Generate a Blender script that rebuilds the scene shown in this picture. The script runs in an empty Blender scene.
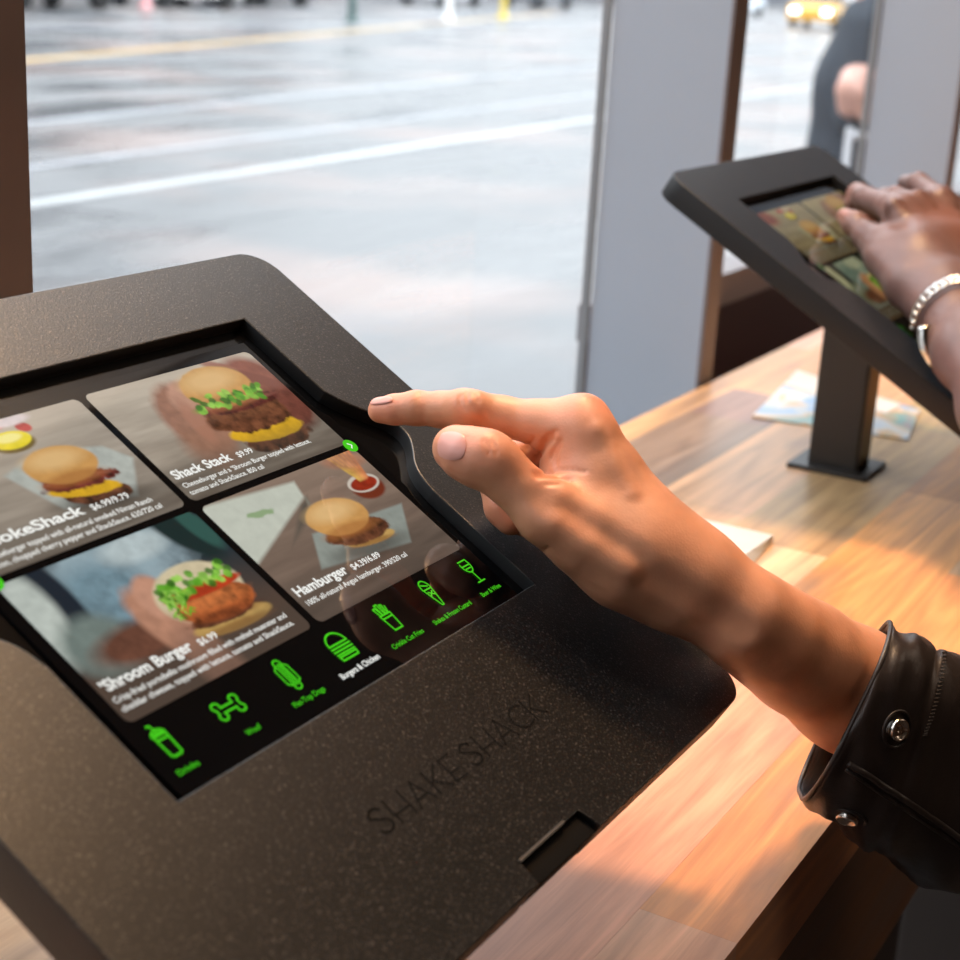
import bpy, bmesh, math, random
import numpy as np
from mathutils import Vector, Matrix
from mathutils.bvhtree import BVHTree
random.seed(7); RNG = np.random.default_rng(11)
SC = bpy.context.scene
COL = SC.collection

# ------------------------------------------------------------------ camera model
F = 1600.0
R = np.array([[0.50466519, -0.236118, 0.8303983],
              [-0.86163567, -0.19772668, 0.46742714],
              [0.05382394, -0.951395, -0.30323347]])      # camera (x right, y down, z forward) -> world
EYE = np.array([0, 0, 1.40])                               # eye 1.40 m above the shop floor
def cam2w(P): return np.asarray(P) @ R.T + EYE
def cp(px, py, d): return np.array([(px - 480) / F * d, (py - 480) / F * d, d])
def wp(px, py, d): return cam2w(cp(px, py, d))
CT = 1.40 - .338                                           # counter top height
ST = -0.10                                                 # street level

cam_d = bpy.data.cameras.new('camera'); cam = bpy.data.objects.new('camera', cam_d); COL.objects.link(cam)
cam_d.sensor_width = 36; cam_d.lens = 60; cam_d.clip_start = .01; cam_d.clip_end = 500
m = Matrix.Identity(4)
for i in range(3):
    m[i][0] = R[i][0]; m[i][1] = -R[i][1]; m[i][2] = -R[i][2]; m[i][3] = EYE[i]
cam.matrix_world = m
cam_d.dof.use_dof = True; cam_d.dof.focus_distance = .62; cam_d.dof.aperture_fstop = 13
SC.camera = cam
SC.view_settings.view_transform = 'Standard'
SC.view_settings.look = 'None'

# ------------------------------------------------------------------ object helpers
def tag(o, label=None, cat=None, group=None, kind=None):
    if label: o['label'] = label
    if cat: o['category'] = cat
    if group: o['group'] = group
    if kind: o['kind'] = kind
    return o
def empty(name, loc, label=None, cat=None, group=None, kind=None):
    o = bpy.data.objects.new(name, None); COL.objects.link(o); o.location = loc; o.empty_display_size = .05
    return tag(o, label, cat, group, kind)
def mesh_obj(name, verts, faces, mat=None, parent=None, smooth=False, origin=None, cols=None, cdom='POINT'):
    verts = np.asarray(verts, dtype=float)
    off = np.zeros(3)
    if origin is not None: off = np.asarray(origin, float)
    elif parent is not None:
        p = parent
        while p is not None: off = off + np.array(p.location); p = p.parent
    me = bpy.data.meshes.new(name)
    me.from_pydata([tuple(v) for v in (verts - off)], [], [tuple(int(i) for i in f) for f in faces])
    me.update()
    if cols is not None:
        at = me.color_attributes.new('tone', 'FLOAT_COLOR', cdom)
        c = np.ones((len(cols), 4), dtype=np.float32); c[:, :3] = cols
        at.data.foreach_set('color', c.ravel())
    if smooth: me.polygons.foreach_set('use_smooth', [True] * len(me.polygons))
    o = bpy.data.objects.new(name, me); COL.objects.link(o)
    if mat: me.materials.append(mat)
    if parent is not None: o.parent = parent
    elif origin is not None: o.location = tuple(off)
    return o
class MB:
    """collects shapes for ONE mesh"""
    def __init__(s): s.v = []; s.f = []; s.c = []
    def add(s, v, f, col=None):
        n = len(s.v); s.v += [tuple(x) for x in v]; s.f += [tuple(i + n for i in q) for q in f]
        if col is not None: s.c += [col] * len(f)
        return s
    def box(s, a, b, col=None, M=None, bev=0):
        bm = bmesh.new(); bmesh.ops.create_cube(bm, size=1)
        a = np.array(a, float); b = np.array(b, float)
        for v in bm.verts: v.co = Vector([(a[i] + b[i]) / 2 + v.co[i] * (b[i] - a[i]) for i in range(3)])
        if bev: bmesh.ops.bevel(bm, geom=bm.edges[:], offset=bev, segments=2, affect='EDGES', profile=.6)
        V = [np.array(v.co) for v in bm.verts]
        if M is not None: V = [M(v) for v in V]
        s.add(V, [[v.index for v in f.verts] for f in bm.faces], col); bm.free(); return s
    def tube(s, pts, r, n=12, cap=True):
        pts = [np.array(p, float) for p in pts]; rs = r if hasattr(r, '__len__') else [r] * len(pts)
        V = []; Fc = []
        t0 = pts[1] - pts[0]; up = np.array([0, 0, 1.]) if abs(t0[2]) < .9 * np.linalg.norm(t0) else np.array([1., 0, 0])
        for i, p in enumerate(pts):
            t = (pts[min(i + 1, len(pts) - 1)] - pts[max(i - 1, 0)]); t = t / np.linalg.norm(t)
            a = np.cross(t, up); a /= np.linalg.norm(a); b = np.cross(t, a); up = -np.cross(t, a) if False else up
            for k in range(n):
                th = 2 * math.pi * k / n; V.append(p + rs[i] * (math.cos(th) * a + math.sin(th) * b))
        for i in range(len(pts) - 1):
            for k in range(n):
                k2 = (k + 1) % n; Fc.append((i * n + k, i * n + k2, (i + 1) * n + k2, (i + 1) * n + k))
        if cap: Fc.append(tuple(range(n))[::-1]); Fc.append(tuple(range((len(pts) - 1) * n, len(pts) * n)))
        return s.add(V, Fc)
    def obj(s, name, mat=None, parent=None, smooth=False, origin=None, **k):
        return mesh_obj(name, s.v, s.f, mat, parent, smooth, origin, cols=(np.array(s.c) if s.c else None), cdom='CORNER' if False else 'POINT', **k) if not s.c else s._objc(name, mat, parent, smooth, origin)
    def _objc(s, name, mat, parent, smooth, origin):
        o = mesh_obj(name, s.v, s.f, mat, parent, smooth, origin); me = o.data
        at = me.color_attributes.new('tone', 'FLOAT_COLOR', 'CORNER'); out = []
        for f, c in zip(me.polygons, s.c): out += list(c) * 1 and [x for _ in range(f.loop_total) for x in (*c, 1.0)]
        at.data.foreach_set('color', out); return o
def auto_smooth(o, ang=35):
    me = o.data; me.polygons.foreach_set('use_smooth', [True] * len(me.polygons))
    bm = bmesh.new(); bm.from_mesh(me)
    for e in bm.edges:
        e.smooth = not (len(e.link_faces) == 2 and e.calc_face_angle(0) > math.radians(ang))
    bm.to_mesh(me); bm.free(); return o
def copy_tree(o, parent=None):
    c = o.copy(); COL.objects.link(c); c.parent = parent
    for ch in list(o.children): copy_tree(ch, c)
    return c

# ------------------------------------------------------------------ materials
def lin(r, g, b):
    f = lambda c: (c / 255 / 12.92) if c / 255 <= .04045 else ((c / 255 + .055) / 1.055) ** 2.4
    return (f(r), f(g), f(b), 1)
class NT:
    def __init__(s, name):
        s.m = bpy.data.materials.new(name); s.m.use_nodes = True; s.t = s.m.node_tree; s.t.nodes.clear()
        s.out = s.t.nodes.new('ShaderNodeOutputMaterial')
    def n(s, typ, **k):
        x = s.t.nodes.new('ShaderNode' + typ)
        for a, b in k.items():
            if a in x.inputs.keys() if isinstance(a, str) else False: x.inputs[a].default_value = b
            else: setattr(x, a, b)
        return x
    def l(s, a, b): s.t.links.new(a, b)
def principled(N, **k):
    p = N.n('BsdfPrincipled'); N.l(p.outputs[0], N.out.inputs[0])
    for a, b in k.items(): p.inputs[a.replace('_', ' ')].default_value = b
    return p
def simple(name, col, rough=.5, metal=0, spec=.5, noise=None, bump=None, **k):
    """flat procedural material with slight noise colour variation and bump"""
    N = NT(name); p = principled(N, Roughness=rough, Metallic=metal); p.inputs['Specular IOR Level'].default_value = spec
    for a, b in k.items(): p.inputs[a.replace('_', ' ')].default_value = b
    tc = N.n('TexCoord')
    if noise is None: noise = (30, .08)
    nz = N.n('TexNoise'); nz.inputs['Scale'].default_value = noise[0]; nz.inputs['Detail'].default_value = 4
    N.l(tc.outputs['Object'], nz.inputs['Vector'])
    mx = N.n('Mix', data_type='RGBA'); mx.inputs[6].default_value = [c * (1 - noise[1]) for c in col[:3]] + [1]
    mx.inputs[7].default_value = [min(1, c * (1 + noise[1])) for c in col[:3]] + [1]
    N.l(nz.outputs['Fac'], mx.inputs[0]); N.l(mx.outputs[2], p.inputs['Base Color'])
    if bump:
        n2 = N.n('TexNoise'); n2.inputs['Scale'].default_value = bump[0]; n2.inputs['Detail'].default_value = 3
        N.l(tc.outputs['Object'], n2.inputs['Vector'])
        b = N.n('Bump'); b.inputs['Strength'].default_value = bump[1]; b.inputs['Distance'].default_value = bump[2]
        N.l(n2.outputs['Fac'], b.inputs['Height']); N.l(b.outputs[0], p.inputs['Normal'])
    return N.m
def emis(name, col, s=1.0, rough=.1):
    N = NT(name); p = principled(N, Roughness=rough); p.inputs['Base Color'].default_value = (0, 0, 0, 1)
    p.inputs['Emission Color'].default_value = col; p.inputs['Emission Strength'].default_value = s
    return N.m

def mat_powder():
    N = NT('speckled_powder_coat'); p = principled(N, Roughness=.38); p.inputs['Specular IOR Level'].default_value = .5; p.inputs['Sheen Weight'].default_value = .06; p.inputs['Sheen Roughness'].default_value = .35; p.inputs['Sheen Tint'].default_value = (.8, .9, 1, 1)
    tc = N.n('TexCoord')
    a = N.n('TexNoise'); a.inputs['Scale'].default_value = 1150; a.inputs['Detail'].default_value = 2
    b = N.n('TexNoise'); b.inputs['Scale'].default_value = 1500; b.inputs['Detail'].default_value = 2
    for x in (a, b): N.l(tc.outputs['Object'], x.inputs['Vector'])
    r = N.n('ValToRGB'); r.color_ramp.elements[0].position = .36; r.color_ramp.elements[0].color = lin(3, 3, 3)
    r.color_ramp.elements[1].position = .74; r.color_ramp.elements[1].color = lin(84, 78, 74)
    e = r.color_ramp.elements.new(.58); e.color = lin(10, 9, 9)
    N.l(a.outputs['Fac'], r.inputs[0]); N.l(r.outputs[0], p.inputs['Base Color'])
    ad = N.n('Math', operation='ADD'); N.l(a.outputs['Fac'], ad.inputs[0]); N.l(b.outputs['Fac'], ad.inputs[1])
    bp = N.n('Bump'); bp.inputs['Strength'].default_value = .5; bp.inputs['Distance'].default_value = .00016
    N.l(ad.outputs[0], bp.inputs['Height']); N.l(bp.outputs[0], p.inputs['Normal'])
    return N.m
def mat_wood(strength=1.0, name='butcher_block_wood', dark=1.0):
    N = NT(name); p = principled(N, Roughness=.3); p.inputs['Specular IOR Level'].default_value = .3
    at = N.n('VertexColor'); at.layer_name = 'tone'
    tc = N.n('TexCoord'); mp = N.n('Mapping'); mp.inputs['Scale'].default_value = (3, 60, 60); N.l(tc.outputs['Object'], mp.inputs[0])
    g = N.n('TexNoise'); g.inputs['Scale'].default_value = 1.6; g.inputs['Detail'].default_value = 8; g.inputs['Roughness'].default_value = .62; g.inputs['Distortion'].default_value = .5
    N.l(mp.outputs[0], g.inputs['Vector'])
    r = N.n('ValToRGB'); r.color_ramp.elements[0].position = .3; r.color_ramp.elements[0].color = (.52, .45, .4, 1)
    r.color_ramp.elements[1].position = .68; r.color_ramp.elements[1].color = (1.12, 1.1, 1.08, 1)
    N.l(g.outputs['Fac'], r.inputs[0])
    mx = N.n('Mix', data_type='RGBA', blend_type='MULTIPLY'); mx.inputs[0].default_value = .8
    N.l(at.outputs[0], mx.inputs[6]); N.l(r.outputs[0], mx.inputs[7])
    # cathedral figure
    mp3 = N.n('Mapping'); mp3.inputs['Scale'].default_value = (1.5, 14, 14); N.l(tc.outputs['Object'], mp3.inputs[0])
    wv = N.n('TexNoise'); wv.inputs['Scale'].default_value = 1.3; wv.inputs['Detail'].default_value = 2; N.l(mp3.outputs[0], wv.inputs['Vector'])
    ml = N.n('Math', operation='MULTIPLY'); ml.inputs[1].default_value = 90; N.l(wv.outputs['Fac'], ml.inputs[0])
    sn = N.n('Math', operation='SINE'); N.l(ml.outputs[0], sn.inputs[0])
    mr = N.n('MapRange'); mr.inputs[1].default_value = -1; mr.inputs[2].default_value = 1; mr.inputs[3].default_value = .9; mr.inputs[4].default_value = 1.04; N.l(sn.outputs[0], mr.inputs[0])
    mx1 = N.n('Mix', data_type='RGBA', blend_type='MULTIPLY'); mx1.inputs[0].default_value = 1; N.l(mx.outputs[2], mx1.inputs[6]); N.l(mr.outputs[0], mx1.inputs[7])
    # greyish weathered blotches and dark knots
    mp2 = N.n('Mapping'); mp2.inputs['Scale'].default_value = (5, 16, 16); N.l(tc.outputs['Object'], mp2.inputs[0])
    b = N.n('TexNoise'); b.inputs['Scale'].default_value = 1.0; b.inputs['Detail'].default_value = 5; N.l(mp2.outputs[0], b.inputs['Vector'])
    r2 = N.n('ValToRGB'); r2.color_ramp.elements[0].position = .56; r2.color_ramp.elements[0].color = (0, 0, 0, 1); r2.color_ramp.elements[1].position = .72; r2.color_ramp.elements[1].color = (.6, .6, .6, 1)
    N.l(b.outputs['Fac'], r2.inputs[0])
    mx2 = N.n('Mix', data_type='RGBA'); N.l(r2.outputs[0], mx2.inputs[0]); N.l(mx1.outputs[2], mx2.inputs[6]); mx2.inputs[7].default_value = (.2 * dark, .15 * dark, .13 * dark, 1)
    vo = N.n('TexVoronoi'); vo.inputs['Scale'].default_value = 5.5; N.l(tc.outputs['Object'], vo.inputs['Vector'])
    r3 = N.n('ValToRGB'); r3.color_ramp.elements[0].position = .018; r3.color_ramp.elements[0].color = (1, 1, 1, 1); r3.color_ramp.elements[1].position = .035; r3.color_ramp.elements[1].color = (0, 0, 0, 1)
    N.l(vo.outputs['Distance'], r3.inputs[0])
    mx3 = N.n('Mix', data_type='RGBA'); N.l(r3.outputs[0], mx3.inputs[0]); N.l(mx2.outputs[2], mx3.inputs[6]); mx3.inputs[7].default_value = (.05, .03, .02, 1)
    N.l(mx3.outputs[2], p.inputs['Base Color'])
    bp = N.n('Bump'); bp.inputs['Strength'].default_value = .15; bp.inputs['Distance'].default_value = .0008; N.l(g.outputs['Fac'], bp.inputs['Height']); N.l(bp.outputs[0], p.inputs['Normal'])
    mr2 = N.n('MapRange'); mr2.inputs[3].default_value = .28; mr2.inputs[4].default_value = .48; N.l(g.outputs['Fac'], mr2.inputs[0]); N.l(mr2.outputs[0], p.inputs['Roughness'])
    return N.m
def mat_skin(name, sss=.12, rough=.42, bumps=.35, tint=(1, .35, .2)):
    N = NT(name); p = principled(N, Roughness=rough)
    at = N.n('VertexColor'); at.layer_name = 'tone'
    tc = N.n('TexCoord')
    b = N.n('TexNoise'); b.inputs['Scale'].default_value = 55; b.inputs['Detail'].default_value = 5; N.l(tc.outputs['Object'], b.inputs['Vector'])
    mr = N.n('MapRange'); mr.inputs[1].default_value = .3; mr.inputs[2].default_value = .7; mr.inputs[3].default_value = .86; mr.inputs[4].default_value = 1.1; N.l(b.outputs['Fac'], mr.inputs[0])
    mx = N.n('Mix', data_type='RGBA', blend_type='MULTIPLY'); mx.inputs[0].default_value = 1
    N.l(at.outputs[0], mx.inputs[6]); N.l(mr.outputs[0], mx.inputs[7]); N.l(mx.outputs[2], p.inputs['Base Color'])
    p.inputs['Subsurface Weight'].default_value = sss; p.inputs['Subsurface Radius'].default_value = tint; p.inputs['Subsurface Scale'].default_value = .006
    v = N.n('TexVoronoi'); v.inputs['Scale'].default_value = 900; N.l(tc.outputs['Object'], v.inputs['Vector'])
    f = N.n('TexNoise'); f.inputs['Scale'].default_value = 260; f.inputs['Detail'].default_value = 6; N.l(tc.outputs['Object'], f.inputs['Vector'])
    ad = N.n('Math', operation='MULTIPLY_ADD'); N.l(v.outputs['Distance'], ad.inputs[0]); ad.inputs[1].default_value = .35; N.l(f.outputs['Fac'], ad.inputs[2])
    bp = N.n('Bump'); bp.inputs['Strength'].default_value = bumps; bp.inputs['Distance'].default_value = .0006
    N.l(ad.outputs[0], bp.inputs['Height']); N.l(bp.outputs[0], p.inputs['Normal'])
    return N.m
def mat_leather():
    N = NT('black_leather'); p = principled(N, Roughness=.42); p.inputs['Specular IOR Level'].default_value = .5
    tc = N.n('TexCoord')
    a = N.n('TexNoise'); a.inputs['Scale'].default_value = 22; a.inputs['Detail'].default_value = 5; N.l(tc.outputs['Object'], a.inputs['Vector'])
    mx = N.n('Mix', data_type='RGBA'); mx.inputs[6].default_value = lin(22, 18, 17); mx.inputs[7].default_value = lin(54, 43, 38); N.l(a.outputs['Fac'], mx.inputs[0]); N.l(mx.outputs[2], p.inputs['Base Color'])
    v = N.n('TexVoronoi'); v.inputs['Scale'].default_value = 1500; N.l(tc.outputs['Object'], v.inputs['Vector'])
    b1 = N.n('Bump'); b1.inputs['Strength'].default_value = .15; b1.inputs['Distance'].default_value = .0003; N.l(v.outputs['Distance'], b1.inputs['Height'])
    b2 = N.n('Bump'); b2.inputs['Strength'].default_value = .45; b2.inputs['Distance'].default_value = .006; N.l(a.outputs['Fac'], b2.inputs['Height']); N.l(b1.outputs[0], b2.inputs['Normal'])
    N.l(b2.outputs[0], p.inputs['Normal']); return N.m
def mat_street():
    N = NT('wet_asphalt'); p = principled(N, Roughness=.2); p.inputs['Specular IOR Level'].default_value = .85
    geo = N.n('NewGeometry')
    mp = N.n('Mapping'); mp.inputs['Scale'].default_value = (.35, 1.1, 1); N.l(geo.outputs['Position'], mp.inputs[0])
    a = N.n('TexNoise'); a.inputs['Scale'].default_value = .8; a.inputs['Detail'].default_value = 7; a.inputs['Roughness'].default_value = .6; a.inputs['Distortion'].default_value = .4; N.l(mp.outputs[0], a.inputs['Vector'])
    r = N.n('ValToRGB'); r.color_ramp.elements[0].position = .35; r.color_ramp.elements[0].color = (.018, .020, .023, 1); r.color_ramp.elements[1].position = .7; r.color_ramp.elements[1].color = (.11, .105, .10, 1)
    N.l(a.outputs['Fac'], r.inputs[0])
    c = N.n('TexNoise'); c.inputs['Scale'].default_value = .35; c.inputs['Detail'].default_value = 4; N.l(geo.outputs['Position'], c.inputs['Vector'])
    r2 = N.n('ValToRGB'); r2.color_ramp.elements[0].position = .5; r2.color_ramp.elements[0].color = (0, 0, 0, 1); r2.color_ramp.elements[1].position = .66; r2.color_ramp.elements[1].color = (.65, .65, .65, 1); N.l(c.outputs['Fac'], r2.inputs[0])
    mx = N.n('Mix', data_type='RGBA'); N.l(r2.outputs[0], mx.inputs[0]); N.l(r.outputs[0], mx.inputs[6]); mx.inputs[7].default_value = (.20, .125, .10, 1)
    N.l(mx.outputs[2], p.inputs['Base Color'])
    mr = N.n('MapRange'); mr.inputs[1].default_value = .35; mr.inputs[2].default_value = .65; mr.inputs[3].default_value = .14; mr.inputs[4].default_value = .5; N.l(a.outputs['Fac'], mr.inputs[0]); N.l(mr.outputs[0], p.inputs['Roughness'])
    mp4 = N.n('Mapping'); mp4.inputs['Scale'].default_value = (1, 4, 1); N.l(geo.outputs['Position'], mp4.inputs[0])
    w = N.n('TexNoise'); w.inputs['Scale'].default_value = 3; w.inputs['Detail'].default_value = 6; N.l(mp4.outputs[0], w.inputs['Vector'])
    bp = N.n('Bump'); bp.inputs['Strength'].default_value = .5; bp.inputs['Distance'].default_value = .02; N.l(w.outputs['Fac'], bp.inputs['Height']); N.l(bp.outputs[0], p.inputs['Normal'])
    return N.m
def mat_glass_pane():
    N = NT('window_glass'); t = N.n('BsdfTransparent'); t.inputs[0].default_value = (.93, .96, .97, 1)
    g = N.n('BsdfGlossy'); g.inputs['Roughness'].default_value = 0.02
    lw = N.n('LayerWeight'); lw.inputs[0].default_value = .5; pw = N.n('Math', operation='POWER'); pw.inputs[1].default_value = 5; N.l(lw.outputs['Facing'], pw.inputs[0]); fr = N.n('Math', operation='MULTIPLY_ADD'); fr.inputs[1].default_value = .7; fr.inputs[2].default_value = .03; N.l(pw.outputs[0], fr.inputs[0])
    mx = N.n('MixShader'); N.l(fr.outputs[0], mx.inputs[0]); N.l(t.outputs[0], mx.inputs[1]); N.l(g.outputs[0], mx.inputs[2]); N.l(mx.outputs[0], N.out.inputs[0])
    return N.m
def mat_facade(name, wall, glass, sc):
    N = NT(name); p = principled(N, Roughness=.7); geo = N.n('NewGeometry')
    mp = N.n('Mapping'); mp.inputs['Rotation'].default_value = (math.pi / 2, 0, 0); N.l(geo.outputs['Position'], mp.inputs[0])
    b = N.n('TexBrick'); b.offset = 0; b.inputs['Scale'].default_value = sc; b.inputs['Mortar Size'].default_value = .16; b.inputs['Brick Width'].default_value = .6; b.inputs['Row Height'].default_value = .8
    b.inputs['Color1'].default_value = glass; b.inputs['Color2'].default_value = [c * .6 for c in glass[:3]] + [1]; b.inputs['Mortar'].default_value = wall
    N.l(mp.outputs[0], b.inputs['Vector']); N.l(b.outputs[0], p.inputs['Base Color']); return N.m
def mat_vcol_emit(name, s=1.0, dim=(1, 1, 1, 1)):
    N = NT(name); p = principled(N, Roughness=.06); p.inputs['Base Color'].default_value = (.004, .004, .004, 1)
    at = N.n('VertexColor'); at.layer_name = 'tone'
    mx = N.n('Mix', data_type='RGBA', blend_type='MULTIPLY'); mx.inputs[0].default_value = 1; mx.inputs[7].default_value = dim; N.l(at.outputs[0], mx.inputs[6])
    N.l(mx.outputs[2], p.inputs['Emission Color']); p.inputs['Emission Strength'].default_value = s
    return N.m

M = dict(
    powder=mat_powder(), edge=simple('black_edge_metal', lin(9, 9, 10), .5, bump=(600, .3, .0004)),
    gasket=simple('black_gasket', lin(9, 9, 10), .55), bumpgloss=simple('gloss_black', lin(8, 8, 9), .12),
    screen=simple('black_screen_glass', lin(6, 7, 9), .04), post=simple('satin_black_steel', lin(40, 35, 31), .38),
    logo=simple('matte_black_lettering', lin(10, 9, 9), .75, spec=.15),
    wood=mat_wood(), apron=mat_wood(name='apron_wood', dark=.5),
    fin=simple('grey_blue_painted_metal', lin(158, 168, 182), .45, noise=(6, .05)),
    brown=simple('brown_anodised_metal', lin(112, 102, 103), .4), bead=simple('glazing_bead', lin(120, 124, 128), .5),
    wall=simple('warm_dark_wall', lin(92, 66, 48), .8), red=simple('dark_red_panel', lin(62, 32, 30), .6),
    ceil=simple('ceiling_paint', lin(120, 96, 74), .9), floor=simple('dark_floor', lin(50, 40, 34), .5),
    leather=mat_leather(), snap=simple('nickel', lin(200, 190, 180), .22, metal=1), silver=simple('polished_silver', lin(225, 222, 215), .14, metal=1),
    nail=simple('fingernail', lin(226, 160, 146), .28, noise=(120, .05)), nail2=simple('fingernail_dark', lin(150, 100, 86), .3),
    paper=simple('white_paper', lin(205, 203, 200), .6), thread=simple('seam_thread', lin(70, 62, 58), .7),
    green=emis('screen_green', lin(70, 200, 30), 1.0), white=emis('screen_white', lin(240, 240, 235), 1.0),
    tilemat=mat_vcol_emit('menu_photo_light', .8), glass=mat_glass_pane(), street=mat_street(),
    faint=simple('faint_road_paint', lin(88, 89, 90), .3, noise=(1.5, .5)), worn=simple('worn_road_paint', lin(150, 151, 154), .35, noise=(2, .35)), line=simple('wet_road_paint', lin(165, 165, 162), .3, noise=(3, .2)), yline=simple('wet_yellow_paint', lin(190, 150, 80), .3, noise=(3, .2)),
    coat=simple('dark_coat_cloth', lin(44, 50, 58), .85), whitem=simple('white_metal', lin(235, 235, 238), .5),
)

# ------------------------------------------------------------------ menu photographs, painted as vertex colours
def fbm(h, w, base, octs=4, seed=0, sx=1.0, sy=1.0):
    rng = np.random.default_rng(seed); out = np.zeros((h, w)); amp = 1; tot = 0
    for o in range(octs):
        gy = max(2, int(base * sy * 2 ** o)); gx = max(2, int(base * sx * 2 ** o * w / h))
        g = rng.random((gy + 2, gx + 2)); yy = np.linspace(0, gy, h); xx = np.linspace(0, gx, w)
        y0 = yy.astype(int); x0 = xx.astype(int); fy = (yy - y0)[:, None]; fx = (xx - x0)[None]
        fy = fy * fy * (3 - 2 * fy); fx = fx * fx * (3 - 2 * fx)
        out += amp * ((g[y0][:, x0] * (1 - fx) + g[y0][:, x0 + 1] * fx) * (1 - fy) + (g[y0 + 1][:, x0] * (1 - fx) + g[y0 + 1][:, x0 + 1] * fx) * fy)
        tot += amp; amp *= .5
    return out / tot
class Canvas:
    def __init__(s, W, H, seed, res=.42):
        s.w = int(W / res) + 1; s.h = int(H / res) + 1; s.W = W; s.H = H; s.seed = seed
        s.X, s.Y = np.meshgrid(np.linspace(0, 1, s.w), np.linspace(0, 1, s.h)); s.asp = W / H
        s.img = np.zeros((s.h, s.w, 3)); s.n1 = fbm(s.h, s.w, 7, 5, seed); s.n2 = fbm(s.h, s.w, 18, 3, seed + 1); s.n3 = fbm(s.h, s.w, 5, 4, seed + 2, .5, 4)
    def c(s, rgb): return np.array(lin(*rgb)[:3])
    def fill(s, a, b, mask):
        s.img = s.c(a) * (1 - mask[..., None]) + s.c(b) * mask[..., None]
    def put(s, mask, rgb, var=0, noise=None):
        n = (s.n2 if noise is None else noise)
        col = s.c(rgb)[None, None] * (1 + var * (n[..., None] * 2 - 1) * 1.6)
        mk = np.clip(mask, 0, 1)[..., None]; s.img = s.img * (1 - mk) + col * mk
    def ell(s, cx, cy, rx, ry, ang=0, soft=.08, wob=0):
        dx = (s.X - cx) * s.asp; dy = s.Y - cy; a = math.radians(ang); rx = rx * s.asp
        u = (dx * math.cos(a) + dy * math.sin(a)) / rx; v = (-dx * math.sin(a) + dy * math.cos(a)) / ry
        d = np.sqrt(u * u + v * v) + wob * (s.n2 * 2 - 1)
        return np.clip((1 - d) / soft + .5, 0, 1)
    def poly(s, pts, soft=.01):
        # convex polygon, any winding
        P = [(x * s.asp, y) for x, y in pts]; ar = sum(P[i - 1][0] * P[i][1] - P[i][0] * P[i - 1][1] for i in range(len(P)))
        if ar < 0: P = P[::-1]
        mk = np.ones_like(s.X)
        for i in range(len(P)):
            (x0, y0), (x1, y1) = P[i - 1], P[i]; L = math.hypot(x1 - x0, y1 - y0)
            d = ((x1 - x0) * (s.Y - y0) - (y1 - y0) * (s.X * s.asp - x0)) / L
            mk = np.minimum(mk, np.clip(d / soft + .5, 0, 1))
        return mk
    def wood(s, a, b):
        s.fill(a, b, np.clip(.75 * s.Y + .5 * (s.n3 - .5), 0, 1))
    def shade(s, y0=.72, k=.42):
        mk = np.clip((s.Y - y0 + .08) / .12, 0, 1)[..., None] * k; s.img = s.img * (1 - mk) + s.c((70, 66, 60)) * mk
def stack(cv, cx, cy, w, layers):
    """layers top to bottom: (kind, dy, halfwidth, halfheight)"""
    for kind, dx, dy, hw, hh, ang in layers:
        x = cx + dx; y = cy + dy
        if kind == 'bun':
            cv.put(cv.ell(x, y, hw, hh, ang, .08, .03), (214, 160, 92), .08); cv.put(cv.ell(x - .01, y - hh * .35, hw * .75, hh * .5, ang, .9) * .8, (240, 200, 140)); cv.put(cv.ell(x, y + hh * .8, hw * .9, hh * .35, ang, .6) * .6, (170, 105, 50))
        if kind == 'bunb': cv.put(cv.ell(x, y, hw, hh, ang, .12, .05), (205, 165, 95), .12); cv.put(cv.ell(x, y + hh * .6, hw * .8, hh * .4, ang, .8) * .7, (150, 100, 45))
        if kind == 'patty': cv.put(cv.ell(x, y, hw, hh, ang, .12, .14), (104, 62, 40), .75); cv.put(cv.ell(x, y - hh * .3, hw * .8, hh * .35, ang, .7, .3) * .5, (150, 95, 62), .5)
        if kind == 'fried': cv.put(cv.ell(x, y, hw, hh, ang, .1, .1), (168, 88, 44), .7); cv.put(cv.ell(x, y - hh * .2, hw * .85, hh * .5, ang, .8, .4) * .4, (205, 125, 70), .5); cv.put(cv.ell(x, y + hh * .75, hw * .85, hh * .3, ang, .6) * .6, (90, 40, 20), .5)
        if kind == 'bacon': cv.put(cv.ell(x, y, hw, hh, ang, .2, .35), (112, 48, 40), .6); cv.put(cv.ell(x, y - hh * .2, hw * .9, hh * .3, ang, .6, .6) * .6, (176, 108, 92), .4)
        if kind == 'cheese': cv.put(cv.ell(x, y, hw, hh, ang, .1, .1), (226, 176, 40), .15)
        if kind == 'lettuce':
            rr = random.Random(int(1000 * (x + y)))
            for i in range(44):
                t = rr.uniform(-1, 1); px = x + t * hw * math.cos(math.radians(ang)); py = y + t * hw * cv.asp * math.sin(math.radians(ang)) + rr.uniform(-1, 1) * hh
                cv.put(cv.ell(px, py, hw * .10, hh * .40, rr.uniform(-60, 60), .5, .5) * .9, rr.choice([(96, 170, 40), (140, 205, 70), (60, 120, 28), (160, 215, 90)]), .3)
        if kind == 'tomato': cv.put(cv.ell(x, y, hw, hh, ang, .15, .08), (196, 66, 32), .3)
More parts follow.
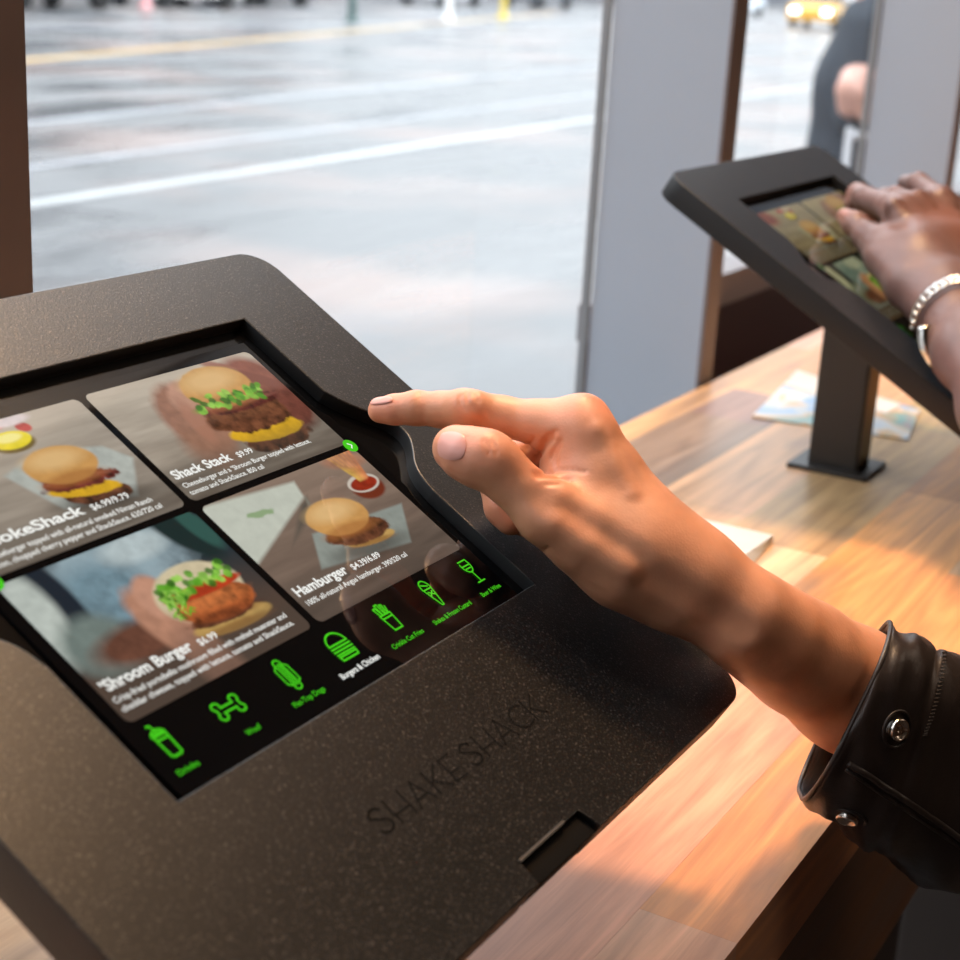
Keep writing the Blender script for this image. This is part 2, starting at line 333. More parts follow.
def smoke_tile():
    c = Canvas(86.8, 56.3, 21); c.wood((196, 184, 168), (98, 84, 72))
    c.put(c.ell(.08, .1, .2, .14, 10, .6), (170, 90, 70), .3)
    c.put(c.poly([(.40, .40), (.62, .30), (.9, .40), (.98, .55), (.84, .82), (.5, .74)], .03), (186, 190, 182), .12)
    c.put(c.ell(.56, .20, .1, .07, 0, .2), (120, 100, 50)); c.put(c.ell(.56, .17, .095, .07, 0, .1), (245, 225, 40), .1); c.put(c.ell(.56, .15, .06, .035, 0, .4), (255, 245, 150))
    c.put(c.ell(.66, .1, .035, .04, 20, .3), (180, 60, 60), .3); c.put(c.ell(.5, .05, .1, .035, -5, .5), (205, 70, 50), .3); c.put(c.ell(.62, .03, .1, .04, 0, .5), (228, 215, 215), .1)
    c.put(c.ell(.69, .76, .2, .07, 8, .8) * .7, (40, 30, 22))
    stack(c, .66, .5, 0, [('patty', .04, .22, .155, .07, 8), ('cheese', .0, .15, .165, .06, 10), ('bacon', .01, .08, .19, .07, 4), ('bun', 0, -.06, .17, .15, 2)])
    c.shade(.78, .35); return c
def stack_tile():
    c = Canvas(89.2, 55.5, 31); c.wood((205, 192, 174), (88, 72, 60))
    c.put(c.ell(.86, .42, .17, .36, -20, .25, .05), (118, 66, 54), .2); c.put(c.ell(.90, .2, .13, .16, 30, .5), (150, 92, 76), .15)
    for i in range(3): c.put(c.ell(.80 + .05 * i, .12 + .07 * i, .15, .055, 38, .4) * .8, (165 - 15 * i, 105 - 12 * i, 88 - 10 * i))
    c.put(c.ell(.38, .42, .15, .34, 8, .3, .05), (166, 120, 98), .15); c.put(c.ell(.44, .22, .1, .11, -40, .4), (200, 152, 128), .1); c.put(c.ell(.33, .66, .13, .2, -20, .6) * .8, (160, 118, 96), .1)
    stack(c, .65, .5, 0, [('patty', .04, .27, .20, .10, 2), ('cheese', .02, .17, .22, .10, 5), ('patty', .0, .02, .25, .15, 4), ('bacon', .02, -.09, .22, .06, 2), ('bun', 0, -.28, .2, .19, 0), ('lettuce', -.01, -.16, .23, .06, 2)])
    c.put(c.ell(.38, .45, .045, .2, 10, .5) * .8, (182, 128, 104))
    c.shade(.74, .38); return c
def shroom_tile():
    c = Canvas(85.8, 57.3, 41); c.fill((40, 52, 58), (92, 72, 60), np.clip((c.Y - .35) * 2.2 + .3 * (c.n1 - .5), 0, 1))
    c.put(c.ell(.5, .14, .32, .3, 0, .5, .15), (150, 170, 178), .2, c.n1); c.put(c.ell(.36, .3, .18, .22, 20, .6), (120, 148, 160), .2); c.put(c.ell(.62, .08, .16, .1, 0, .6), (190, 204, 206), .1)
    c.put(c.ell(.86, .12, .07, .26, -25, .4), (22, 44, 44)); c.put(c.ell(.95, .1, .05, .2, -10, .4), (50, 92, 84))
    c.put(c.ell(.17, .2, .06, .3, 0, .4), (26, 38, 50)); c.put(c.ell(.03, .28, .1, .32, 10, .4), (196, 204, 196), .1); c.put(c.ell(.16, .55, .15, .2, 0, .5), (120, 134, 128), .1); c.put(c.ell(.3, .62, .2, .12, 0, .6), (110, 70, 54), .2)
    c.put(c.ell(.47, .62, .1, .32, -14, .3, .05), (190, 138, 112), .12); c.put(c.ell(.51, .42, .08, .16, 10, .3), (205, 152, 126), .1); c.put(c.ell(.5, .9, .1, .25, -10, .5) * .8, (160, 118, 98), .1)
    c.put(c.ell(.70, .5, .215, .21, 0, .1, .03), (222, 206, 170), .1)
    stack(c, .72, .55, 0, [('bunb', .0, .19, .2, .07, 3), ('patty', -.02, .14, .17, .05, 3), ('fried', 0, .05, .2, .125, 4), ('tomato', .0, -.06, .2, .045, 2), ('lettuce', -.01, -.12, .19, .065, 2), ('lettuce', -.15, -.03, .05, .08, 0)])
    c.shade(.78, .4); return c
def ham_tile():
    c = Canvas(89.5, 57.3, 51); c.wood((150, 128, 112), (76, 62, 54))
    c.put(c.poly([(-.02, .46), (.45, .24), (.56, .12), (.44, .34), (.0, .60)], .04), (96, 88, 78)); c.put(c.poly([(-.05, .0), (.0, .0), (.53, .07), (.5, .2), (-.01, .5), (-.05, .5)], .03), (206, 210, 196), .05); c.put(c.poly([(-.01, .48), (.5, .2), (.53, .1), (.5, .26), (.0, .55)], .02), (140, 134, 120), .1)
    c.put(c.ell(.22, .19, .07, .022, 6, .5, .6) * .7, (120, 160, 90))
    c.put(c.poly([(.36, .46), (.24, .70), (.78, .80), (.94, .52)], .02), (150, 156, 148), .08)
    c.put(c.ell(.86, .31, .1, .1, 0, .2), (120, 50, 28)); c.put(c.ell(.86, .27, .1, .075, 0, .12), (216, 205, 190)); c.put(c.ell(.86, .275, .085, .055, 0, .15), (160, 48, 24), .3)
    for i in range(6): c.put(c.poly([(.80 + .03 * i, -.02), (.82 + .03 * i, -.02), (.87 + .01 * i, .24), (.85 + .01 * i, .25)], .02), (225, 180 - 8 * i, 90), .2)
    c.put(c.ell(.88, .06, .12, .07, 10, .5) * .7, (190, 130, 100), .3)
    c.put(c.ell(.56, .7, .2, .07, 5, .8) * .6, (44, 34, 26))
    stack(c, .57, .45, 0, [('bunb', .04, .2, .15, .05, 6), ('patty', .01, .12, .19, .1, 5), ('bun', -.01, -.03, .175, .15, 3)])
    c.shade(.72, .3); return c

# ------------------------------------------------------------------ kiosk
TIL = math.radians(30)
Xv = np.array([1., 0, 0]); Uv = np.array([0, math.cos(TIL), math.sin(TIL)]); Nv = np.array([0, -math.sin(TIL), math.cos(TIL)])
KTL = np.array([.24642, .42085, -.12144]) + EYE
BW, BH, TH = .2996, .273, .0155
def kp(u, v, n=0.0): return KTL + Xv * u + Uv * v + Nv * n      # board coordinates in metres
REC = -.0045
def lift(u_mm, v_mm, n=REC):
    e = -n / .315; u = u_mm / 1000; v = v_mm / 1000
    return u * (1 + e) + .246 * e, v * (1 + e) + .303 * e
def rrect(u0, v0, u1, v1, r, seg=8):
    out = []
    for cx, cy, a0 in ((u1 - r, v1 - r, 0), (u0 + r, v1 - r, 90), (u0 + r, v0 + r, 180), (u1 - r, v0 + r, 270)):
        for k in range(seg + 1):
            a = math.radians(a0 + 90 * k / seg); out.append((cx + r * math.cos(a), cy + r * math.sin(a)))
    return out
def curve_solid(loops, ext, bev):
    cu = bpy.data.curves.new('tmp', 'CURVE'); cu.dimensions = '2D'; cu.fill_mode = 'BOTH'; cu.extrude = ext; cu.bevel_depth = bev; cu.bevel_resolution = 2
    for lp in loops:
        sp = cu.splines.new('POLY'); sp.points.add(len(lp) - 1); sp.use_cyclic_u = True
        for q, (x, y) in zip(sp.points, lp): q.co = (x, y, 0, 1)
    o = bpy.data.objects.new('tmp', cu); COL.objects.link(o)
    dg = bpy.context.evaluated_depsgraph_get(); me = bpy.data.meshes.new_from_object(o.evaluated_get(dg))
    V = np.array([v.co[:] for v in me.vertices]); Fs = [tuple(p.vertices) for p in me.polygons]
    bpy.data.objects.remove(o); bpy.data.meshes.remove(me); bpy.data.curves.remove(cu); return V, Fs
def text_mesh(body, size, width=None, bold=0.0, align='LEFT', weight=1.0):
    cu = bpy.data.curves.new('tmp', 'FONT'); cu.body = body; cu.size = size; cu.offset = bold; cu.align_x = align; cu.resolution_u = 3; cu.fill_mode = 'FRONT'
    o = bpy.data.objects.new('tmp', cu); COL.objects.link(o); bpy.context.view_layer.update()
    dg = bpy.context.evaluated_depsgraph_get(); me = bpy.data.meshes.new_from_object(o.evaluated_get(dg))
    V = np.array([v.co[:] for v in me.vertices]); Fs = [tuple(p.vertices) for p in me.polygons]
    bpy.data.objects.remove(o); bpy.data.meshes.remove(me); bpy.data.curves.remove(cu)
    if width:
        w = V[:, 0].max() - V[:, 0].min(); V[:, 0] *= width / w
    return V, Fs
def place(V, u, v, n, k=1.0):
    """flat verts (mm) -> board coords"""
    return np.array([kp(u + x[0] * k / 1000, v + x[1] * k / 1000, n) for x in V])
def strokes(paths, w):
    V = []; Fc = []
    for P in paths:
        P = [np.array(p, float) for p in P]
        for a, b in zip(P[:-1], P[1:]):
            d = b - a; L = np.linalg.norm(d)
            if L < 1e-9: continue
            d = d / L; nn = np.array([-d[1], d[0]]) * w / 2; a2 = a - d * w * .35; b2 = b + d * w * .35; i = len(V)
            V += [[*(a2 - nn), 0], [*(b2 - nn), 0], [*(b2 + nn), 0], [*(a2 + nn), 0]]; Fc.append((i, i + 1, i + 2, i + 3))
    return np.array(V), Fc
def arc(cx, cy, rx, ry, a0, a1, n=14):
    return [(cx + rx * math.cos(math.radians(a0 + (a1 - a0) * k / n)), cy + ry * math.sin(math.radians(a0 + (a1 - a0) * k / n))) for k in range(n + 1)]

kiosk = empty('ordering_kiosk', tuple(kp(.148, -.10, 0) * np.array([1, 0, 0]) + np.array([0, .329, CT])),
              'speckled dark brown touchscreen kiosk in the foreground under the pointing hand', 'kiosk', 'tilted ordering kiosks along the counter')
# faceplate with a screen opening that has a rounded bulge on either side, and a small notch in the lower edge
out = rrect(0, -BH, BW, .003, .014)
# notch: insert into the bottom run (between last arc of lower-left and first of lower-right)
nb = [(.1300, -BH), (.1310, -BH + .0085), (.1700, -BH + .0085), (.1725, -BH)]
k_in = 27; out = out[:k_in] + nb + out[k_in:]
L0, L1, T0, B0 = .0495, .2530, -.0320, -.1925
def bulge(xe, s):
    pts = []
    for t, dx in ((-.078, 0), (-.086, .004), (-.0935, .0105), (-.100, .0165), (-.106, .0190), (-.112, .0180), (-.118, .0125), (-.124, .0055), (-.131, .0015), (-.139, 0)):
        pts.append((xe + s * dx, t))
    return pts
def smoothp(P, it=2):
    for _ in range(it):
        Q = [P[0]]
        for a, b in zip(P[:-1], P[1:]): Q += [(a[0] * .75 + b[0] * .25, a[1] * .75 + b[1] * .25), (a[0] * .25 + b[0] * .75, a[1] * .25 + b[1] * .75)]
        P = Q + [P[-1]]
    return P
hole = [(L0, T0), (L1, T0)] + smoothp(bulge(L1, 1)) + [(L1, B0), (L0, B0)] + smoothp(bulge(L0, -1))[::-1]
V, Fs = curve_solid([out, hole], TH / 2 - .0006, .0006)
plate = mesh_obj('faceplate', np.array([kp(x, y, z - TH / 2) for x, y, z in V]), Fs, M['powder'], kiosk); auto_smooth(plate, 40)
plate.data.materials.append(M['gasket']); plate.data.materials.append(M['edge'])
for pf in plate.data.polygons:
    q = np.array(pf.center) + np.array(kiosk.location) - KTL; nrm_ = np.array(pf.normal)
    if .015 < q @ Xv < .285 and -.205 < q @ Uv < -.02 and q @ Nv < -.0003 and abs(nrm_ @ Nv) < .6: pf.material_index = 1
    elif abs(nrm_ @ Nv) < .3: pf.material_index = 2
# back shell closing the enclosure
mb = MB()
V, Fs = curve_solid([rrect(.006, -BH + .006, BW - .006, -.006, .010)], .0015, .0004)
mb.add([kp(x, y, z - TH + .0005) for x, y, z in V], Fs)
mb.obj('back_shell', M['edge'], kiosk)
# gasket and screen glass
V, Fs = curve_solid([rrect(L0 - .021, B0 - .004, L1 + .021, T0 + .004, .004)], .0010, .0001)
mesh_obj('gasket', np.array([kp(x, y, z + REC - .0022) for x, y, z in V]), Fs, M['bumpgloss'], kiosk)
V, Fs = curve_solid([rrect(.0565, B0 + .001, L1 - .004, T0 - .0085, .003)], .0005, .0001)
screen = mesh_obj('screen', np.array([kp(x, y, z + REC - .0007) for x, y, z in V]), Fs, M['screen'], kiosk)
# menu tiles
SN = REC + .0001
def tile(cv, u0, v0, u1, v1):
    (a0, b0), (a1, b1) = lift(u0, v0), lift(u1, v1)
    h, w = cv.h, cv.w; X = a0 + (a1 - a0) * cv.X; Y = b0 + (b1 - b0) * cv.Y
    # rounded corners: pull the corner vertices in
    r = .0028
    cx = np.clip(X, a0 + r, a1 - r); cy = np.clip(Y, b1 + r, b0 - r); dx = X - cx; dy = Y - cy; mxx = np.maximum(abs(dx), abs(dy)); L = np.hypot(dx, dy) + 1e-12
    X = cx + dx * mxx / L; Y = cy + dy * mxx / L
    P = KTL + X.ravel()[:, None] * Xv + Y.ravel()[:, None] * Uv + SN * Nv
    idx = np.arange(h * w).reshape(h, w)
    Fc = np.stack([idx[1:, :-1], idx[1:, 1:], idx[:-1, 1:], idx[:-1, :-1]], -1).reshape(-1, 4)
    return mesh_obj('menu_tile', P, Fc, M['tilemat'], screen, cols=np.clip(cv.img.reshape(-1, 3), 0, 1))
tiles = {}
for nm, fn, box in (('smoke', smoke_tile, (56.5, -49.3, 142.8, -105)), ('stack', stack_tile, (146.3, -48.8, 236, -104.8)), ('shroom', shroom_tile, (56.5, -107.8, 142.8, -165.3)), ('ham', ham_tile, (146.5, -107.8, 236.2, -165.3))):
    tiles[nm] = tile(fn(), *box)
def text(name, body, u, v, width, size, bold, mat, n=SN + .0001, align='LEFT'):
    a, b = lift(u, v); V, Fs = text_mesh(body, size, width, bold, align)
    return mesh_obj(name, place(V, a, b, n, 1.014), Fs, M[mat], screen)
for ttl, pr, u, v, w, pw, ls in (
    ('SmokeShack', '6.99/9.79', 59.5, -94.6, 46, 17, ('Cheeseburger topped with all-natural smoked Niman Ranch', 'bacon, chopped cherry pepper and ShackSauce. 620/720 cal')),
    ('Shack Stack', '9.99', 148.4, -94.2, 30.5, 8.5, ('Cheeseburger and a \u2019Shroom Burger topped with lettuce,', 'tomato and ShackSauce. 850 cal')),
    ('\u2019Shroom Burger', '6.99', 58.3, -153.6, 38, 8.5, ('Crisp-fried portobello mushroom filled with melted muenster and', 'cheddar cheeses, topped with lettuce, tomato and ShackSauce.')),
    ('Hamburger', '4.39/6.89', 148.6, -153.6, 28.5, 17, ('100% all-natural Angus hamburger. 390/520 cal',))):
    text('tile_title', ttl, u, v, w, 5.6, .16, 'white')
    text('tile_price', '$' + pr, u + w + 3, v, pw, 3.6, .05, 'white')
    wd = {0: 77, 1: 76}
    for i, s in enumerate(ls):
        w2 = min(79, len(s) * 1.32); text('tile_description', s, u, v - 4.4 - 3.5 * i, w2, 3.0, .03, 'white')
# category strip
def icon(name, paths, u, v, w=.62):
    a, b = lift(u, v); V, Fs = strokes(paths, w); return mesh_obj(name, place(V, a, b, SN + .0001, 1.014), Fs, M['green'], screen)
icon('drink_icon', [[(-2.3, 2.6), (-2.0, -4.6), (-1.2, -5.2), (1.4, -5.2), (2.2, -4.6), (2.5, 2.6), (-2.3, 2.6)], arc(0, 2.7, 2.6, 1.9, 0, 180), [(.2, 3.4), (-.6, 6.4), (-1.6, 6.6)], [(-1.6, 3.4), (1.8, 3.4)], [(-2.2, 1.2), (2.3, 1.2)]], 61.8, -175.2, .75)
icon('bone_icon', [[(-2.6, 1.0), (2.6, 1.0)] + arc(4.0, 1.9, 1.5, 1.3, 200, -60) + arc(4.0, -1.9, 1.5, 1.3, 60, -200) + [(2.6, -1.0), (-2.6, -1.0)] + arc(-4.0, -1.9, 1.5, 1.3, 20, -240) + arc(-4.0, 1.9, 1.5, 1.3, 240, -20)], 89.2, -175.4, .7)
icon('hot_dog_icon', [arc(0, 4.6, 1.5, 1.5, -30, 210) + [(-1.2, -4.6)] + arc(0, -4.6, 1.5, 1.5, 190, 350) + [(1.3, 4.2)], [(-1.6, 4), (-3.0, 2.8), (-3.0, -3.0), (-1.6, -4)], [(1.6, 4), (3.0, 2.8), (3.0, -3.0), (1.6, -4)], [(-.3, 4.4), (-.3, -4.4)], [(.6, 4.4), (.6, -4.4)]], 117.6, -175.4, .6)
icon('burger_icon', [arc(0, .9, 4.6, 4.4, 0, 180) + [(4.6, .9)], [(-4.8, -.4), (4.8, -.4)], [(-4.8, -1.7), (4.8, -1.7)], [(-4.6, -3.0), (4.6, -3.0)], [(-4.4, -3.9), (4.4, -3.9), (4.0, -5.4), (-4.0, -5.4), (-4.4, -3.9)]], 145.5, -175.4, .75)
icon('fries_icon', [[(-2.9, 1.6), (-2.2, -5.2), (2.2, -5.2), (2.9, 1.6), (-2.9, 1.6)], [(-2.4, 1.6), (-3.0, 5.0), (-1.8, 5.2), (-1.2, 1.6)], [(-1.0, 1.6), (-1.0, 6.2), (.2, 6.2), (.2, 1.6)], [(.8, 1.6), (1.2, 5.6), (2.2, 5.4), (1.6, 1.6)], [(-2.6, .2), (2.6, .2)], [(2.2, 1.6), (3.2, 4.4)]], 174, -175.2, .65)
icon('cone_icon', [arc(0, 2.6, 2.5, 3.2, -10, 190) + [(-2.3, 1.6), (-.5, -6), (.5, -6), (2.3, 1.6)], [(-2.4, 1.9), (2.4, 1.9)], [(-1.2, .6), (1.4, -1.2)], [(1.2, .6), (-1.4, -1.2)], [(-1.4, 4.2), (1.4, 3.0)]], 201.6, -174.9, .6)
icon('wine_icon', [[(-2.4, 5.4), (2.4, 5.4)] + arc(0, 3.2, 2.6, 3.4, 20, -90) + arc(0, 3.2, 2.6, 3.4, -90, -200), [(0, -.2), (0, -4.8)], [(-2.2, -5.2), (2.2, -5.2)], [(-2.4, 3), (2.4, 3)], [(-1.6, 1.6), (1.6, 1.6)]], 229.0, -175.2, .6)
for s, u, w, mt in (('Drinks', 61, 8.5, 'green'), ('Woof', 89.9, 6.4, 'green'), ('Flat-Top Dogs', 117.3, 15.5, 'green'), ('Burgers & Chicken', 145, 21, 'white'), ('Crinkle Cut Fries', 173, 18.5, 'green'), ('Shakes & Frozen Custard', 201.8, 24.5, 'green'), ('Beer & Wine', 228.5, 13, 'green')):
    text('category_text', s, u, -186.2, w, 3.1 if mt == 'white' else 2.7, .07 if mt == 'white' else .03, mt, align='CENTER')
for u, v in ((236, -106.2), (56.8, -106.4)):
    a, b = lift(u, v); V1 = [(0, 0, 0)] + [(3.3 * math.cos(t * math.pi / 16), 3.3 * math.sin(t * math.pi / 16), 0) for t in range(32)]
    ab = mesh_obj('arrow_button', place(V1, a, b, SN + .00012), [(0, i + 1, (i + 1) % 32 + 1) for i in range(32)], M['green'], screen)
    sg = 1 if u > 150 else -1
    V, Fs = strokes([[(-.6 * sg, 1.3), (.8 * sg, 0), (-.6 * sg, -1.3)]], .6); mesh_obj('arrow_mark', place(V, a, b, SN + .0002), Fs, M['white'], screen)
# lettering on the lower plate
LET = {'S': (.50, [arc(.25, .76, .21, .22, 20, 190, 8) + arc(.25, .26, .23, .25, 75, -160, 10)]),
       'H': (.56, [[(0, 0), (0, 1)], [(.56, 0), (.56, 1)], [(0, .34), (.56, .34)]]),
       'A': (.62, [[(0, 0), (.31, 1), (.62, 0)], [(.12, .3), (.5, .3)]]),
       'K': (.52, [[(0, 0), (0, 1)], [(.5, 1), (.02, .42)], [(.12, .52), (.52, 0)]]),
       'E': (.42, [[(.42, 0), (0, 0), (0, 1), (.42, 1)], [(0, .36), (.38, .36)]]),
       'C': (.60, [arc(.42, .5, .42, .5, 52, 308, 16)])}
x = 0; paths = []
for ch in 'SHAKE SHACK':
    if ch == ' ': x += .22; continue
    w, ps = LET[ch]; k = 1.42
    for P in ps: paths.append([((x + q[0] * k) * 8.7, q[1] * 8.7) for q in P])
    x += w * k + .27
tot = (x - .27) * 8.7; sc_ = 100.0 / tot
paths = [[(a * sc_, b) for a, b in P] for P in paths]
V, Fs = strokes(paths, .85)
mesh_obj('lettering', place(V, .0975, -.2338, .00012), Fs, M['logo'], kiosk)
# black latch tab seated in the notch
mb = MB(); bx = lambda u0, v0, n0, u1, v1, n1, bev=0: mb.box((u0, v0, n0), (u1, v1, n1), M=lambda q: kp(q[0], q[1], q[2]), bev=bev)
bx(.1318, -BH - .0006, -.013, .1712, -BH + .0082, -.0024, .0006)
latch = mb.obj('latch', M['logo'], kiosk); auto_smooth(latch)
mb = MB(); bx(.1312, -BH + .0078, -.0018, .1600, -BH + .0088, .0004, .0002)
mb.obj('latch_highlight', simple('painted_edge_highlight', lin(120, 116, 112), .3, metal=.6), kiosk)  # pale strip stands in for the highlight along the notch edge
# post, hinge bracket and foot plate
PX, PY = kp(.148, 0)[0], .330
def back_z(y): return kp(0, 0, -TH)[2] + (y - kp(0, 0, -TH)[1]) * math.tan(TIL)
x0, x1, y0, y1 = PX - .015, PX + .015, PY - .019, PY + .019
V = [(x0, y0, CT + .003), (x1, y0, CT + .003), (x1, y1, CT + .003), (x0, y1, CT + .003), (x0, y0, back_z(y0)), (x1, y0, back_z(y0)), (x1, y1, back_z(y1)), (x0, y1, back_z(y1))]
Fs = [(0, 3, 2, 1), (4, 5, 6, 7), (0, 1, 5, 4), (1, 2, 6, 5), (2, 3, 7, 6), (3, 0, 4, 7)]
po = mesh_obj('post', V, Fs, M['post'], kiosk)
bm = bmesh.new(); bm.from_mesh(po.data); bmesh.ops.bevel(bm, geom=[e for e in bm.edges if abs(e.verts[0].co.z - e.verts[1].co.z) > .05], offset=.0018, segments=3, affect='EDGES'); bm.to_mesh(po.data); bm.free()
MB().box((PX - .0265, PY - .029, CT), (PX + .0265, PY + .031, CT + .0035), bev=.0008).obj('foot_plate', M['post'], kiosk)
# second kiosk
k2 = copy_tree(kiosk); k2.location = (kiosk.location[0] + .98 - .24642, kiosk.location[1], kiosk.location[2])
k2['label'] = 'farther black touchscreen kiosk on a square post, touched by a hand with a silver bracelet'
M['tile2'] = mat_vcol_emit('menu_photo_dim', .42, (.95, .85, .5, 1))
for ch in k2.children_recursive:
    if ch.name.startswith('menu_tile'):
        ch.data = ch.data.copy(); ch.data.materials[0] = M['tile2']
    elif ch.name.split('.')[0] in ('tile_title', 'tile_price', 'tile_description', 'category_text', 'arrow_button', 'arrow_mark') or ch.name.split('.')[0].endswith('_icon'):
        nm_ = ch.data.materials[0].name; dimm = M.setdefault('dim_' + nm_, emis('dim_' + nm_, lin(110, 112, 96) if 'white' in nm_ else lin(40, 90, 24), .6)); ch.data = ch.data.copy(); ch.data.materials[0] = dimm

# ------------------------------------------------------------------ counter
counter = empty('counter', (1.2, .33, 0), 'long wooden counter of mixed reclaimed planks carrying the two kiosks', 'counter')
mb = MB(); rr = random.Random(5)
tones = {'pale': (.80, .54, .34), 'tan': (.68, .40, .22), 'orange': (.80, .36, .14), 'salmon': (.80, .42, .25), 'grey': (.30, .22, .19), 'olive': (.52, .35, .17), 'deep': (.6, .25, .09)}
rows = [(.161, .201, ['salmon', 'orange', 'tan', 'orange']), (.201, .271, ['orange', 'salmon', 'orange', 'deep', 'orange']), (.271, .341, ['tan', 'pale', 'olive', 'olive', 'grey']), (.341, .411, ['pale', 'tan', 'salmon', 'orange', 'tan']), (.411, .481, ['tan', 'grey', 'grey', 'tan', 'orange']), (.481, .506, ['pale', 'pale', 'tan', 'pale', 'tan'])]
bounds = {0: [-.8, .5, .95, 1.5], 1: [-.8, .42, .78, 1.1, 1.6], 2: [-.8, .3, .93, 1.28, 1.7], 3: [-.8, .2, .98, 1.45, 1.9], 4: [-.8, .985, 1.2, 1.30, 1.9], 5: [-.8, .5, 1.0, 1.5, 2.0]}
for i, (ya, yb, tn) in enumerate(rows):
    bs = bounds[i] + [4.2]
    for k in range(len(bs) - 1):
        mb.box((bs[k] + .00004, ya + .00005, CT - .038), (bs[k + 1] - .00004, yb - .00005, CT), col=tuple(c * rr.uniform(.93, 1.07) for c in tones[tn[k % len(tn)]]))
mb.obj('countertop', M['wood'], counter)
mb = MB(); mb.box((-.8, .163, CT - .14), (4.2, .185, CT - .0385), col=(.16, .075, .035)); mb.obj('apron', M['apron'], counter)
for xx in (-.6, 1.35, 3.6):
    MB().box((xx, .2, 0), (xx + .08, .28, CT - .039), bev=.003).obj('leg', M['floor'], counter)
# leaflet by the second kiosk
mb = MB(); q = [(1.216, .432), (1.236, .308), (1.335, .326), (1.401, .459)]
def quad_slab(P, z0, z1): return [(x, y, z0) for x, y in P] + [(x, y, z1) for x, y in P], [(0, 1, 2, 3), (7, 6, 5, 4), (4, 5, 1, 0), (5, 6, 2, 1), (6, 7, 3, 2), (7, 4, 0, 3)]
N = NT('printed_leaflet'); p = principled(N, Roughness=.35); tc = N.n('TexCoord')
vz = N.n('TexNoise'); vz.inputs['Scale'].default_value = 16; vz.inputs['Detail'].default_value = 2; vz.inputs['Distortion'].default_value = 1; N.l(tc.outputs['Object'], vz.inputs['Vector'])
r = N.n('ValToRGB'); r.color_ramp.elements[0].position = .3; r.color_ramp.elements[0].color = lin(100, 140, 190)
for ps, c in ((.42, (140, 172, 205)), (.5, (196, 194, 190)), (.57, (206, 160, 105)), (.64, (96, 160, 160)), (.72, (214, 70, 60))): e = r.color_ramp.elements.new(ps); e.color = lin(*c)
r.color_ramp.elements[-1].color = lin(190, 190, 190)
N.l(vz.outputs['Fac'], r.inputs[0]); N.l(r.outputs[0], p.inputs['Base Color']); M['leaf'] = N.m
lf = empty('leaflet', (1.28, .38, CT), 'glossy colour leaflet lying flat behind the post of the farther kiosk', 'leaflet')
V, Fs = quad_slab(q, CT + .0002, CT + .0016); mesh_obj('printed_cover', V, Fs, M['leaf'], lf)
q2 = [(1.335, .449), (1.300, .345), (1.340, .343), (1.398, .457)]
V, Fs = quad_slab(q2, CT + .0017, CT + .0024); mesh_obj('white_panel', V, Fs, M['paper'], lf)
# white card stack near the wrist
cd = empty('card_stack', (.95, .33, CT), 'small stack of blank white cards on the counter beside the bare forearm', 'cards')
for i in range(4):
    a = .002 * i; V, Fs = quad_slab([(.880 + a, .304 + a), (.934, .309), (.9345, .375), (.882, .372)], CT + .0003 + .0012 * i, CT + .0013 + .0012 * i)
    mesh_obj('card', V, Fs, M['paper'], cd)

# ------------------------------------------------------------------ room shell and windows
def struct(name, mb, mat, origin=None): return tag(mb.obj(name, mat, origin=origin), kind='structure')
GY = .628
struct('floor', MB().box((-3, -4, -.05), (8, .62, 0)), M['floor'])
struct('ceiling', MB().box((-3, -4, 3.0), (8, .75, 3.08)), M['ceil'])
struct('wall_back', MB().box((-3, -4.1, 0), (8, -4, 3.0)), M['wall'])
struct('wall_left', MB().box((-3.1, -4, 0), (-3, .72, 3.0)), M['wall'])
struct('wall_right', MB().box((8, -4, 0), (8.1, .72, 3.0)), M['wall'])
FX = [-2.65, -1.86, -1.075, -.29, .470, 1.289, 2.0626, 2.85, 3.64, 4.43, 5.22, 6.0, 6.8, 7.6]
for i, fx in enumerate(FX):
    w = .030
    t = tag(empty('trim_%d' % (i + 1), (fx + w / 2, .58, 0)), kind='structure')
    MB().box((fx, .513, 0), (fx + w, .62, 3.0)).obj('fin', M['fin'], t)
    MB().box((fx - .0003, .510, 0), (fx + w + .0003, .513, 3.0), bev=.0003).obj('cap', M['brown'], t)
    MB().box((fx - .003, .621, 0), (fx, .630, 3.0), bev=.001).obj('glazing_bead', M['bead'], t)
for i in range(len(FX) - 1):
    a, b = FX[i] + .03, FX[i + 1] - .010
    bot = .06 if FX[i] < 1.2 else 1.11
    w = tag(empty('window_%d' % (i + 1), ((a + b) / 2, GY, 0)), kind='structure')
    MB().add([(a, GY, bot), (b, GY, bot), (b, GY, 3.0), (a, GY, 3.0)], [(0, 1, 2, 3)]).obj('pane', M['glass'], w)
    MB().box((a, GY - .02, bot - .035), (b, GY + .02, bot - .0005)).obj('sill_rail', M['brown'], w)
    if bot > .5:
        MB().box((a, GY - .012, 0), (b, GY + .012, bot - .0355)).obj('lower_panel', M['red'], w)
